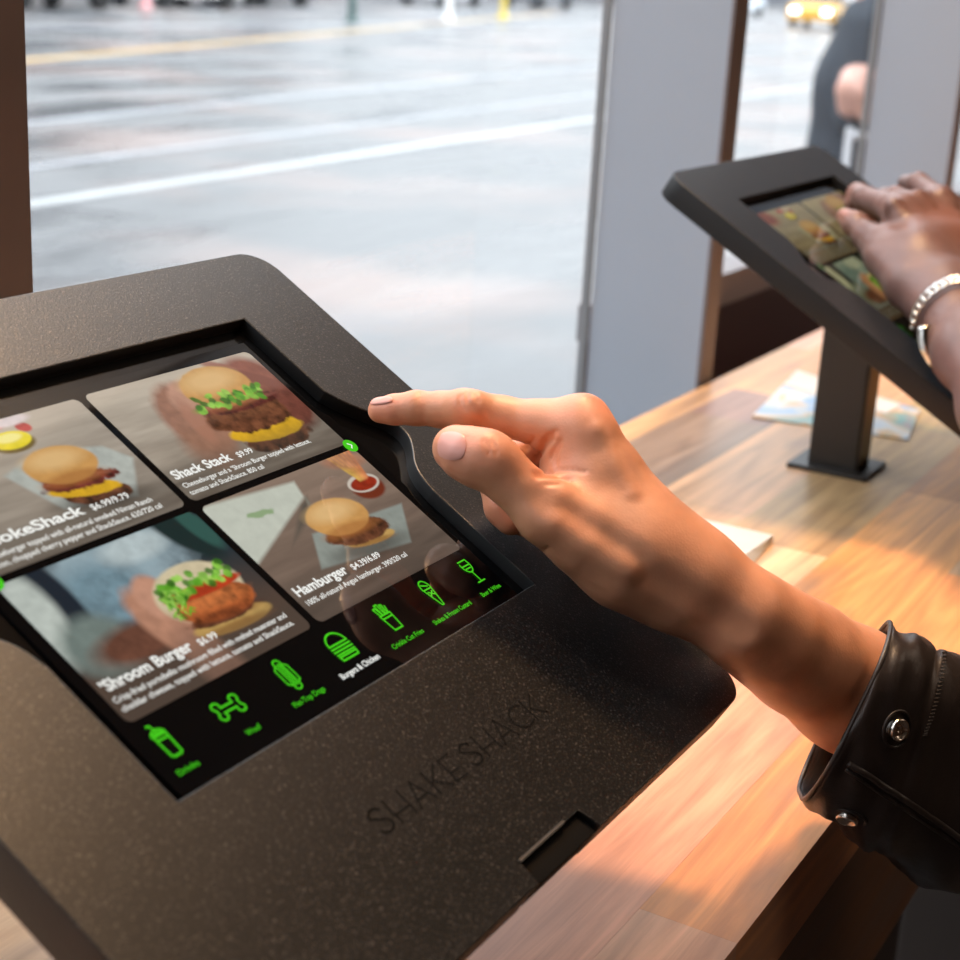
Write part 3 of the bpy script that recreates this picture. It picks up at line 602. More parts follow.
# ------------------------------------------------------------------ outside
struct('ground', MB().box((-80, .66, ST - .1), (220, 90, ST)), M['street'])
def stripe(name, p0, p1, w, mat):
    p0 = np.array(p0, float); p1 = np.array(p1, float); d = (p1 - p0) / np.linalg.norm(p1 - p0); nn = np.array([-d[1], d[0]]) * w / 2
    P = [p0 - nn, p1 - nn, p1 + nn, p0 + nn]; return tag(mesh_obj(name, [(a, b, ST + .004) for a, b in P], [(0, 1, 2, 3)], mat), kind='structure')
for p0, p1, w, mt in (((-20, 5.05), (60, 11.45), .16, 'line'), ((-20, 5.53), (60, 13.85), .11, 'worn'), ((-20, 6.6), (90, 21.3), .16, 'worn'), ((-20, 4.2), (60, 31.5), .32, 'yline'), ((-20, 20.3), (140, 31.5), .45, 'worn')):
    stripe('lane_marking', p0, p1, w, M[mt])
bl = [(-70, -20, 26, (120, 104, 96)), (-20, 14, 20, (120, 112, 108)), (14, 44, 24, (116, 112, 112)), (44, 70, 15, (124, 118, 116)), (70, 150, 8, (120, 122, 128))]
for i, (a, b, h, c) in enumerate(bl):
    struct('building', MB().box((a + .2, 52, ST), (b - .2, 70, ST + h)), mat_facade('facade_%d' % i, lin(*c), lin(60, 68, 78), .35 + .05 * (i % 3)))
def make_car(name, loc, rz, col, label, lights=True, group=None):
    t = empty(name, (loc[0], loc[1], ST), label, 'car', group); t.rotation_euler = (0, 0, 0)
    cs, sn = math.cos(rz), math.sin(rz)
    def T(q): return np.array([loc[0] + q[0] * cs - q[1] * sn, loc[1] + q[0] * sn + q[1] * cs, ST + q[2]])
    prof = [(-2.25, .32), (-2.3, .75), (-2.1, .98), (-1.55, 1.02), (-1.0, 1.42), (.35, 1.45), (1.05, 1.02), (2.05, .88), (2.3, .68), (2.28, .32)]
    body = simple(name + '_paint', lin(*col), .25); n = len(prof)
    V = []; 
    for y, ins in ((-.9, 0), (.9, 0)):
        for (x, z) in prof: V.append(T((x, y * (1 if z < 1.0 else .82), z)))
    Fs = [tuple(range(n))[::-1], tuple(range(n, 2 * n))] + [(i, (i + 1) % n, (i + 1) % n + n, i + n) for i in range(n)]
    mesh_obj('body', V, Fs, body, t)
    blk = M['gasket']
    for y in (-1, 1):
        for x in (-1.4, 1.42):
            pts = [T((x, y * .92, .33)), T((x, y * .70, .33))]; MB().tube(pts, .33, 20).obj('wheel', blk, t)
        V = [T((x, y * (.905 if z < 1.06 else .745), z)) for x, z in ((-1.35, 1.04), (-.95, 1.36), (.3, 1.39), (.88, 1.04))]; mesh_obj('side_window', V, [(0, 1, 2, 3)], M['screen'], t)
    V = [T(q) for q in ((.42, -.7, 1.42), (.42, .7, 1.42), (1.06, .8, 1.04), (1.06, -.8, 1.04))]
    V = [v + np.array([cs * .02, sn * .02, .012]) for v in V]; mesh_obj('windscreen', V, [(0, 1, 2, 3)], M['screen'], t)
    if lights:
        em = M.setdefault('headlamp', emis('headlamp_glow', (1, .97, .9, 1), 9))
        for y in (-.62, .62):
            mb = MB(); mb.box((2.24, y - .17, .58), (2.33, y + .17, .76), M=T, bev=.03); mb.obj('headlight', em, t)
    return t
def gpt(px, py, z=ST):
    r_ = R @ np.array([px - 480, py - 480, F]); t = (z - EYE[2]) / r_[2]; return EYE + r_ * t
def gy(px, Y):   # point on the street along the sight direction of a column, at distance Y
    r_ = R @ np.array([px - 480, -20, F]); t = Y / r_[1]; q = r_ * t; return (q[0], Y)
c = gpt(822, 30); make_car('taxi', (c[0] + 2.1, c[1] + .8), math.radians(188), (226, 168, 60), 'yellow taxi with lit headlights driving up beyond the second window')
c = gpt(752, 18); make_car('car', (c[0] + 1.5, c[1] + 1.5), math.radians(186), (205, 212, 218), 'pale silver car at the left edge of the second window behind the taxi', False)
for px, py, col, lb, rz in ((72, 10, (64, 70, 84), 'dark car across the street, leftmost beyond the big window', 2), (205, 9, (214, 214, 212), 'white car across the street above the yellow line', 2), (285, 7, (60, 74, 104), 'navy car parked right of the white car across the street', 2), (465, 7, (196, 200, 206), 'silver car across the street near the middle of the window top', 2), (560, 9, (90, 96, 104), 'charcoal car across the street by the grey fin', 3)):
    c = gpt(px, py); make_car('car', (c[0], c[1] + 1.2), math.radians(rz), col, lb, False)
for px, py, col, lb, h, nm in ((352, 22, (74, 96, 92), 'grey green street pole standing at the far kerb', 4.5, 'street_pole'), (146, 8, (222, 160, 160), 'faded pink post across the street left of the white car', 1.3, 'bollard'), (503, 18, (220, 196, 90), 'yellow post at the far kerb near the silver car', 1.2, 'bollard'), (448, 20, (236, 236, 236), 'white post beside the silver car at the far kerb', 1.1, 'bollard')):
    c = gpt(px, py); t = empty(nm, (c[0], c[1], ST), lb, 'post'); mt = simple(nm + '_paint', lin(*col), .5)
    MB().tube([(c[0], c[1], ST), (c[0], c[1], ST + h)], .11, 16).obj('shaft', mt, t); MB().tube([(c[0], c[1], ST + .001), (c[0], c[1], ST + .12)], [.2, .16], 16).obj('base', mt, t)
    MB().tube([(c[0], c[1], ST + h), (c[0], c[1], ST + h + .06)], [.12, .03], 16).obj('cap', mt, t)
# white barrier frame just outside the second window
q0 = wp(843, 190, 4.2); q1 = wp(866, 190, 4.2)
mb = MB(); tz = wp(850, 126, 4.2)[2]
fr = empty('barrier_frame', ((q0[0] + q1[0]) / 2, (q0[1] + q1[1]) / 2, ST), 'white square-cornered frame standing outside below the dark coat', 'frame')
for q in (q0, q1): MB().box((q[0] - .009, q[1] - .009, ST), (q[0] + .009, q[1] + .009, tz)).obj('upright', M['whitem'], fr)
d = q1 - q0; ex = np.array([d[0], d[1], 0]) / np.hypot(d[0], d[1])
P = [(q0[0], q0[1], tz - .02), (q1[0] + ex[0] * .01, q1[1] + ex[1] * .01, tz - .02)]; MB().tube(P, .010, 8).obj('top_rail', M['whitem'], fr)
tag(fr, kind=None)

# ------------------------------------------------------------------ signed-distance bodies
import openvdb
def seg_sdf(P, a, b, ra, rb):
    ab = b - a; L2 = float(ab @ ab)
    if L2 < 1e-12: return np.linalg.norm(P - a, axis=-1) - ra
    t = np.clip(((P - a) @ ab) / L2, 0, 1); d = P - a - t[..., None] * ab
    return np.sqrt((d * d).sum(-1)) - (ra + (rb - ra) * t)
def smin(a, b, k):
    h = np.clip(.5 + .5 * (b - a) / k, 0, 1); return b + (a - b) * h - k * h * (1 - h)
def smax(a, b, k): return -smin(-a, -b, k)
class Body:
    """chains of tapered limbs blended into ONE surface"""
    def __init__(s): s.groups = []; s.cuts = []; s.relief = []
    def chain(s, nodes, k=.004, kj=.006):
        s.groups.append((nodes, k, kj))
    def cut(s, nodes, k): s.cuts.append((nodes, k))
    def eval(s, P):
        tot = None
        for nodes, k, kj in s.groups:
            g = None
            for (a, ra), (b, rb) in zip(nodes[:-1], nodes[1:]):
                d = seg_sdf(P, a, b, ra, rb); g = d if g is None else smin(g, d, k)
            tot = g if tot is None else smin(tot, g, kj)
        for nodes, k in s.cuts:
            A = np.array([n[0] for n in nodes]); mg = max(n[1] for n in nodes) + 2 * k + .001; lo = A.min(0) - mg; hi = A.max(0) + mg
            m_ = ((P > lo) & (P < hi)).all(-1)
            if not m_.any(): continue
            Q = P[m_]; t = tot[m_]
            d = None
            for (a, ra), (b, rb) in zip(nodes[:-1], nodes[1:]):
                e = seg_sdf(Q, a, b, ra, rb); d = e if d is None else np.minimum(d, e)
            tot[m_] = smax(t, -d, k)
        for nodes, k, kj in s.relief:
            A = np.array([n[0] for n in nodes]); mg = max(n[1] for n in nodes) + 2 * kj + .001; lo = A.min(0) - mg; hi = A.max(0) + mg
            m_ = ((P > lo) & (P < hi)).all(-1)
            if not m_.any(): continue
            Q = P[m_]; d = None
            for (a, ra), (b, rb) in zip(nodes[:-1], nodes[1:]):
                e = seg_sdf(Q, a, b, ra, rb); d = e if d is None else np.minimum(d, e)
            tot[m_] = smin(tot[m_], d, kj)
        return tot
    def mesh(s, vox):
        pts = np.array([n[0] for g in s.groups for n in g[0]]); rad = max(n[1] for g in s.groups for n in g[0]) + 3 * vox
        lo = pts.min(0) - rad; hi = pts.max(0) + rad; n = np.ceil((hi - lo) / vox).astype(int) + 1
        arr = np.empty(n, dtype=np.float32); yy = lo[1] + vox * np.arange(n[1]); zz = lo[2] + vox * np.arange(n[2]); Y, Z = np.meshgrid(yy, zz, indexing='ij')
        for i in range(0, n[0], 8):
            xs = lo[0] + vox * np.arange(i, min(i + 8, n[0]))
            P = np.empty((len(xs), n[1], n[2], 3)); P[..., 0] = xs[:, None, None]; P[..., 1] = Y; P[..., 2] = Z
            arr[i:i + len(xs)] = s.eval(P)
        g = openvdb.FloatGrid(background=float(vox * 3)); arr2 = np.clip(arr / vox, -3, 3).astype(np.float32); g.background = 3.0
        g.copyFromArray(arr2); V, T, Q = g.convertToPolygons(isovalue=0.0, adaptivity=0.0) if hasattr(g, 'convertToPolygons') else (*g.convertToQuads(0.0)[:1], [], g.convertToQuads(0.0)[1])
        V = np.array(V) * vox + lo
        # relax onto the exact surface
        for _ in range(2):
            e = vox * .3; d = s.eval(V); G = np.stack([s.eval(V + np.eye(3)[i] * e) - s.eval(V - np.eye(3)[i] * e) for i in range(3)], -1) / (2 * e)
            V = V - (d / np.maximum((G * G).sum(-1), .2))[:, None] * G * .9
        Fs = [tuple(q)[::-1] for q in Q] + [tuple(q)[::-1] for q in T]
        return V, Fs
def fix_normals(o):
    bm = bmesh.new(); bm.from_mesh(o.data); bmesh.ops.recalc_face_normals(bm, faces=bm.faces); bm.to_mesh(o.data); bm.free()
def lerp_pts(pts, n):
    pts = [np.array(p, float) for p in pts]; out = []
    for i in range(n + 1):
        t = i / n * (len(pts) - 1); k = min(int(t), len(pts) - 2); f = t - k
        P = [pts[max(k - 1, 0)], pts[k], pts[k + 1], pts[min(k + 2, len(pts) - 1)]]
        out.append(.5 * ((2 * P[1]) + (-P[0] + P[2]) * f + (2 * P[0] - 5 * P[1] + 4 * P[2] - P[3]) * f * f + (-P[0] + 3 * P[1] - 3 * P[2] + P[3]) * f ** 3))
    return out
def nd(px, py, d, r): return (cp(px, py, d), r * d / F)
def skin_tone(V, base, spots):
    C = np.tile(np.array(lin(*base)[:3]), (len(V), 1))
    for (c, r, col, k) in spots:
        w = np.clip(k * np.exp(-((V - c) ** 2).sum(-1) / (r * r)), 0, 1)[:, None]; C = C * (1 - w) + np.array(lin(*col)[:3]) * w
    return C
def bvh_of(V, Fs): return BVHTree.FromPolygons([tuple(v) for v in V], [tuple(int(i) for i in f) for f in Fs])
def surf(bvh, px, py):
    d = Vector(cp(px, py, 1)).normalized(); h = bvh.ray_cast(Vector((0, 0, 0)), d)
    if h[0] is None: return None
    n = h[1]
    if n.dot(d) > 0: n = -n
    return np.array(h[0]), np.array(n)
def nail(bvh, c, ax, hl, hw, mat, parent, lift_=.0003):
    """nail plate laid on the finger: c centre px, ax direction px toward the tip, half length / width px"""
    ax = np.array(ax, float); ax /= np.linalg.norm(ax); pr = np.array([-ax[1], ax[0]]); n = 14; V = []; ok = True
    for i in range(n + 1):
        for j in range(n + 1):
            a = -1 + 2 * i / n; b = -1 + 2 * j / n
            # square -> squircle
            aa = a * math.sqrt(1 - b * b * .38); bb = b * math.sqrt(1 - a * a * .38)
            q = np.array(c) + ax * aa * hl + pr * bb * hw; h = surf(bvh, *q)
            if h is None: ok = False; V.append(None); continue
            edge = max(abs(a), abs(b)); V.append(h[0] + h[1] * (lift_ + .0004 * (1 - edge ** 4)))
    idx = {}; VV = []
    for i, v in enumerate(V):
        if v is not None: idx[i] = len(VV); VV.append(cam2w(v))
    Fs = []
    for i in range(n):
        for j in range(n):
            q = (i * (n + 1) + j, (i + 1) * (n + 1) + j, (i + 1) * (n + 1) + j + 1, i * (n + 1) + j + 1)
            if all(t in idx for t in q): Fs.append(tuple(idx[t] for t in q))
    return mesh_obj('fingernail', VV, Fs, mat, parent, smooth=True)

# ---- pointing hand (light skin)
H = Body()
idx_n = [nd(380.5, 410.5, .606, 12.6), nd(395, 409.5, .605, 14.2), nd(416, 408, .603, 16.4), nd(442, 409.5, .601, 17.2), nd(468, 412, .598, 18.6), nd(500, 416.5, .596, 20), nd(540, 423, .593, 22.5), nd(578, 430, .590, 27)]
H.chain(idx_n, .003, .004)
H.chain([nd(578, 430, .590, 27), nd(602, 474, .588, 33), nd(640, 530, .586, 34), nd(670, 570, .584, 34)], .012, .010)       # index metacarpal
H.chain([nd(584, 432, .606, 24), nd(606, 482, .604, 30), nd(655, 548, .600, 33)], .012, .010)                            # middle metacarpal
H.chain([nd(588, 448, .622, 23), nd(618, 504, .618, 27), nd(665, 562, .608, 32)], .012, .010)                            # ring
H.chain([nd(586, 468, .634, 21), nd(620, 522, .628, 25), nd(668, 576, .612, 30)], .012, .010)                            # little
# thumb
H.chain([nd(453, 447, .577, 18.5), nd(461, 451, .576, 22.5), nd(478, 459, .575, 24), nd(491, 463, .574, 24), nd(515, 484, .573, 23), nd(548, 512, .573, 31), nd(585, 536, .576, 37), nd(622, 558, .580, 43), nd(668, 580, .586, 41)], .006, .007)
# palm filling
H.chain([nd(575, 480, .596, 33), nd(600, 518, .596, 40), nd(640, 552, .596, 42), nd(676, 576, .596, 40)], .015, .012)
# curled middle, ring and little fingers
H.chain([nd(586, 436, .606, 22), nd(548, 446, .610, 20), nd(514, 462, .611, 19.5), nd(500, 486, .606, 18), nd(503, 507, .602, 17), nd(511, 520, .600, 15.5)], .004, .002)
H.chain([nd(590, 450, .622, 21), nd(556, 462, .624, 19), nd(524, 478, .624, 18.5), nd(515, 500, .614, 17), nd(522, 517, .607, 15.5), nd(533, 526, .602, 14.5)], .004, .002)
H.chain([nd(588, 470, .634, 19), nd(566, 486, .630, 16), nd(545, 500, .621, 15), nd(538, 514, .612, 14), nd(547, 528, .604, 13)], .004, .002)
# wrist and forearm
arm = [(676, 567, .588, 41, .598), (705, 587, .587, 40, .596), (741, 616, .588, 43, .598), (770, 636, .599, 46, .611), (800, 656, .616, 51, .628), (850, 689, .638, 57, .650), (905, 724, .655, 60, .670)]
H.chain([nd(a, b, d, r) for a, b, d, r, d2 in arm], .008, .012)
H.chain([nd(a, b, d2, r * .96) for a, b, d, r, d2 in arm], .006, .010)
# tendons and knuckle relief
H.chain([nd(586, 416, .588, 13), nd(594, 428, .584, 12)], .004, .010)
H.chain([nd(590, 515, .588, 32), nd(640, 552, .582, 36), nd(680, 575, .585, 36)], .008, .016)
H.chain([nd(462, 405, .594, 13), nd(474, 406, .592, 13)], .003, .007)
H.chain([nd(489, 452, .570, 14), nd(498, 458, .569, 14)], .004, .009)
# creases
H.cut([(cp(534, 452, .566), .0008), (cp(540, 447, .562), .0011), (cp(549, 440, .5635), .0007)], .0018)
H.cut([(cp(538, 476, .560), .0008), (cp(552, 477, .5585), .001), (cp(566, 478, .5575), .0006)], .0018)
def crease(body, bv, pts, r, k, dep=0.0):
    nodes = []
    for px, py in lerp_pts(pts, 8):
        h = surf(bv, px, py)
        if h: nodes.append((h[0] - h[1] * dep, r))
    if len(nodes) > 1: body.cut(nodes, k)
H.cuts = []
V, Fs = H.mesh(.0018); bv = bvh_of(V, Fs)
for pts, r_, k_ in (([(552, 439), (545, 445), (541, 452), (537, 459)], .0011, .0014), ([(538, 475), (552, 476), (568, 479)], .0013, .0015), ([(560, 441), (554, 450), (551, 458)], .0006, .0012), ([(527, 449), (534, 438)], .0004, .001),
                    ([(461, 395), (460, 403), (464, 409)], .0005, .0008), ([(467, 393), (468, 402), (474, 408)], .0005, .0008), ([(474, 394), (478, 402)], .0006, .0008),
                    ([(484, 440), (488, 447), (489, 455)], .0003, .0009), ([(492, 441), (496, 448), (497, 456)], .0003, .0009), ([(420, 393), (420, 399)], .0003, .0008),
                    ([(548, 548), (536, 556), (534, 566)], .0005, .0014), ([(534, 472), (552, 473)], .0006, .0012)):
    crease(H, bv, pts, r_, k_)
def groove(pts, r, depth, k):
    nodes = []
    for px, py in lerp_pts(pts, 14):
        h = surf(bv, px, py)
        if h: nodes.append((h[0] + h[1] * (r - depth), r))
    if len(nodes) > 1: H.cut(nodes, k)
def ridge(pts, r, out, kj):
    nodes = []
    for px, py in lerp_pts(pts, 12):
        h = surf(bv, px, py)
        if h: nodes.append((h[0] - h[1] * (r - out), r))
    if len(nodes) > 1: H.relief.append((nodes, .003, kj))
groove([(546, 500), (575, 518), (605, 538), (634, 558)], .007, .0007, .005)
groove([(640, 572), (675, 588), (712, 612), (740, 630)], .007, .0004, .005)
ridge([(556, 528), (590, 550), (628, 572)], .004, .0003, .004)
ridge([(600, 430), (614, 458), (632, 492)], .003, .0002, .003)
for pts, r_, k_ in (([(556, 432), (548, 436), (543, 443)], .0006, .0012), ([(560, 447), (556, 456), (556, 464)], .0005, .0012), ([(556, 470), (572, 470), (584, 472)], .0005, .0012), ([(546, 484), (560, 484)], .0005, .0012)):
    crease(H, bv, pts, r_, k_)
V, Fs = H.mesh(.00105); bv1 = bvh_of(V, Fs)
pers = empty('person', tuple(wp(930, 900, .70) * np.array([1, 1, 0])), 'light-skinned person in a black leather sleeve pointing an index finger at the near kiosk', 'person')
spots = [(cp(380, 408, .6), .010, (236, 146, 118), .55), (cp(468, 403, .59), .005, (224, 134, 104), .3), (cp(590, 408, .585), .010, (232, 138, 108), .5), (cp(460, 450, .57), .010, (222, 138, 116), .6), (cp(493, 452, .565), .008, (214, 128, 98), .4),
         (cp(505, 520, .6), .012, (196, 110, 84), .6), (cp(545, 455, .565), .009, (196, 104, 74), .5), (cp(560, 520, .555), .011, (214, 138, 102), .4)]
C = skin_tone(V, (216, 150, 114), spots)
skin1 = mat_skin('light_skin', .10, .44, .2)
body = mesh_obj('body', cam2w(V), Fs, skin1, pers, smooth=True, cols=C); fix_normals(body)
nail(bv1, (452, 446), (-1, -.12), 14, 14, M['nail'], pers)
nail(bv1, (381, 401), (-1, .12), 12, 3.6, M['nail'], pers)

# ---- leather sleeve
def sleeve(rings, nseg=72, sub=8, fold=None):
    """rings: (cx,cy,d, major half-vector px (x,y), minor half depth m, minor px shift)"""
    A = []
    for (cx, cy, d, mx_, my_, md, sx) in rings:
        c = cp(cx, cy, d); a = cp(cx + mx_, cy + my_, d) - c; b = cp(cx + sx, cy, d - md) - c; A.append((c, a, b))
    n = len(A); out = []; 
    for i in range((n - 1) * sub + 1):
        t = i / sub; k = min(int(t), n - 2); f = t - k
        P = [A[max(k - 1, 0)], A[k], A[k + 1], A[min(k + 2, n - 1)]]
        def cr(j): return .5 * ((2 * P[1][j]) + (-P[0][j] + P[2][j]) * f + (2 * P[0][j] - 5 * P[1][j] + 4 * P[2][j] - P[3][j]) * f * f + (-P[0][j] + 3 * P[1][j] - 3 * P[2][j] + P[3][j]) * f ** 3)
        out.append((t, cr(0), cr(1), cr(2)))
    return out
rings = [(843, 714, .642, 45, -91, .042, 15), (866, 726, .646, 40, -97, .044, 13), (896, 744, .653, 34, -106, .045, 10), (932, 765, .664, 28, -112, .043, 6), (985, 792, .68, 18, -114, .044, 3), (1070, 832, .70, 10, -118, .046, 0), (1200, 890, .73, 6, -124, .048, 0)]
SL = sleeve(rings); NS = 120
def srf(i, th, inset=0.0):
    t, c, a, b = SL[i]
    ds = 0
    # flap overlap: front-lower panel sits 1.6 mm lower behind the welt line
    wr = .0009 * math.sin(3 * th + 5.0 * t + 1.0) + .0005 * math.sin(7 * th - 6 * t) + .0012 * math.sin(2.2 * t * 2 + 2 * th) * min(1, t)
    wr += .0020 * math.exp(-((t - 2.25) / .12) ** 2) * -1 + .0022 * math.exp(-((t - .02) / .10) ** 2) * -.4
    L = 1 + (wr - inset) / .045
    if t < .35:      # little pointed corner at the top of the cuff
        dth = abs((th + math.pi) % (2 * math.pi) - math.pi); L += .06 * math.exp(-(dth / .22) ** 2) * (1 - t / .35)
    sq = 1.0 - .04 * math.cos(4 * th)
    return c + (a * math.cos(th) + b * math.sin(th)) * L * sq
V = []; Fs = []
rows_ = [(i, 0.0) for i in range(len(SL))]
for i, ins in rows_:
    for k in range(NS): V.append(srf(i, 2 * math.pi * k / NS, ins))
inner = [(0, .0012), (1, .0030), (4, .0034), (8, .0036), (14, .0040), (20, .0044)]
base_in = len(V)
for i, ins in inner:
    for k in range(NS): V.append(srf(i, 2 * math.pi * k / NS, ins))
nr = len(rows_)
for i in range(nr - 1):
    for k in range(NS): k2 = (k + 1) % NS; Fs.append((i * NS + k, i * NS + k2, (i + 1) * NS + k2, (i + 1) * NS + k))
for k in range(NS): k2 = (k + 1) % NS; Fs.append((k, base_in + k, base_in + k2, k2))
for i in range(len(inner) - 1):
    for k in range(NS): k2 = (k + 1) % NS; Fs.append((base_in + i * NS + k, base_in + (i + 1) * NS + k, base_in + (i + 1) * NS + k2, base_in + i * NS + k2))
V = np.array(V); sv, sf = V, Fs
slv = mesh_obj('jacket_sleeve', cam2w(V), Fs, M['leather'], pers, smooth=True); fix_normals(slv); slv['label'] = 'black leather cuff with two metal snaps'
bvs = bvh_of(V, Fs)
def on_sleeve(pts, off, r, name, mat, n=6, closed=False):
    P = []
    for px, py in pts:
        h = surf(bvs, px, py)
        if h: P.append(cam2w(h[0] + h[1] * off))
    if len(P) > 1: return MB().tube(P, r, n).obj(name, mat, slv, smooth=True)
on_sleeve(lerp_pts([(848, 763), (872, 778), (905, 800), (940, 824), (975, 850)], 40), .0004, .0014, 'welt_seam', M['leather'])
on_sleeve(lerp_pts([(846, 769), (870, 786), (900, 806), (938, 832), (975, 858)], 40), .0002, .0009, 'welt_seam', M['leather'])
# rim piping
P = [cam2w(srf(0, 2 * math.pi * k / 96, .0006)) for k in range(97)]
MB().tube(P, .0011, 8, cap=False).obj('cuff_piping', M['leather'], slv, smooth=True)
# stitch dashes
mb = MB(); st = lerp_pts([(944, 645), (943, 665), (938, 690), (931, 715), (924, 735)], 26)
for q in st:
    h1 = surf(bvs, q[0] - 1.6, q[1] + .6); h2 = surf(bvs, q[0] + 2.4, q[1] - .4)
    if h1 and h2: mb.tube([cam2w(h1[0] + h1[1] * .0003), cam2w(h2[0] + h2[1] * .0003)], .00028, 5)
mb.obj('stitching', M['thread'], slv)
def snap(px, py, R0):
    h = surf(bvs, px, py); c, n = h; a = np.cross(n, [0, 1, 0]); a /= np.linalg.norm(a); b = np.cross(n, a); prof = [(0, .0006), (.22, .0007), (.3, .0012), (.45, .0006), (.62, .0007), (.74, .0020), (.86, .0024), (.96, .0018), (1.0, .0002), (1.02, -.001)]
    V = []; Fs = []; m_ = 28
    for r_, z in prof:
        for k in range(m_): t = 2 * math.pi * k / m_; V.append(cam2w(c + (a * math.cos(t) + b * math.sin(t)) * r_ * R0 + n * z * R0 / .0045))
    for i in range(len(prof) - 1):
        for k in range(m_): k2 = (k + 1) % m_; Fs.append((i * m_ + k, (i + 1) * m_ + k, (i + 1) * m_ + k2, i * m_ + k2))
    o = mesh_obj('snap_button', V, Fs, M['snap'], slv, smooth=True); fix_normals(o); o['label'] = 'round nickel snap'
    # pressed leather ring
    P = [cam2w(c + (a * math.cos(t) + b * math.sin(t)) * R0 * 1.55 + n * .0001) for t in np.linspace(0, 2 * math.pi, 33)]
    MB().tube(P, .0006, 6, cap=False).obj('snap_ring', M['leather'], slv, smooth=True)
snap(897, 729, .0046); snap(848, 817, .0046)

# ---- second hand (dark skin) on the farther kiosk
G = Body()
G.chain([nd(858, 194, 1.190, 10.5), nd(866, 199, 1.165, 11.5), nd(893, 208, 1.125, 15), nd(902, 214, 1.11, 16)], .005, .004)       # index, bent
G.chain([nd(852, 204, 1.186, 8), nd(858, 194, 1.190, 10)], .004, .004)
G.chain([nd(884, 196, 1.20, 9), nd(895, 198, 1.165, 11), nd(918, 208, 1.135, 15)], .005, .004)          # middle
G.chain([nd(906, 183, 1.215, 8.5), nd(918, 184, 1.18, 10.5), nd(938, 200, 1.15, 14)], .005, .004)        # ring
G.chain([nd(930, 194, 1.205, 8.5), nd(945, 199, 1.18, 10), nd(958, 212, 1.16, 13)], .005, .004)         # little
G.chain([nd(845, 216.5, 1.135, 8.4), nd(855, 224, 1.125, 11.5), nd(868, 237, 1.11, 13), nd(884, 258, 1.08, 18), nd(910, 285, 1.052, 24), nd(935, 305, 1.034, 26)], .006, .006)  # thumb
for (a, b, d), (e, f_, g) in (((902, 214, 1.11), (935, 290, 1.040)), ((920, 210, 1.13), (946, 286, 1.045)), ((940, 208, 1.145), (956, 286, 1.055)), ((958, 216, 1.155), (966, 290, 1.06))):
    G.chain([nd(a, b, d, 16), nd((a + e) / 2, (b + f_) / 2, (d + g) / 2 - .004, 19), nd(e, f_, g, 20)], .012, .012)
G.chain([nd(884, 245, 1.095, 15), nd(915, 265, 1.07, 22), nd(945, 290, 1.045, 26)], .01, .012)
arm2 = [(946, 300, 1.036, 28), (953, 320, 1.012, 26), (968, 352, .980, 29), (1000, 410, .928, 33), (1060, 500, .86, 38)]
G.chain([nd(a, b, d, r) for a, b, d, r in arm2], .02, .015); G.chain([nd(a + 10, b, d + .012, r * .92) for a, b, d, r in arm2], .02, .015)
for kx, ky, kd in ((893, 206, 1.095), (918, 198, 1.115), (942, 196, 1.13)): G.chain([nd(kx, ky, kd, 8), nd(kx + 5, ky + 8, kd - .002, 7)], .004, .008)
V, Fs = G.mesh(.0016); bv2 = bvh_of(V, Fs)
p2 = empty('person', tuple(wp(1060, 620, .93) * np.array([1, 1, 0])), 'dark-skinned person with a silver bracelet tapping the farther kiosk', 'person')
spots = [(cp(842, 212, 1.13), .012, (188, 132, 112), .5), (cp(855, 192, 1.19), .012, (176, 122, 104), .4), (cp(872, 236, 1.1), .010, (84, 56, 50), .5), (cp(893, 208, 1.1), .009, (88, 58, 50), .5), (cp(918, 194, 1.12), .009, (78, 50, 44), .5), (cp(948, 194, 1.14), .009, (78, 50, 44), .5), (cp(955, 240, 1.1), .03, (150, 88, 58), .5)]
body2 = mesh_obj('body', cam2w(V), Fs, mat_skin('dark_skin', .08, .42, .3), p2, smooth=True, cols=skin_tone(V, (108, 80, 74), spots)); fix_normals(body2)
nail(bv2, (843, 213), (-1, -.5), 5.0, 3.4, M['nail2'], p2)
# bracelet: curb chain and name plate round the wrist
br_c = cam2w(cp(958, 330, 1.032)); 
bc = empty('bracelet', tuple(wp(925, 325, 1.0)), 'silver chain bracelet with a smooth curved plate on the dark-skinned wrist', 'bracelet')
axis = cp(968, 352, .98) - cp(946, 300, 1.036); axis /= np.linalg.norm(axis)
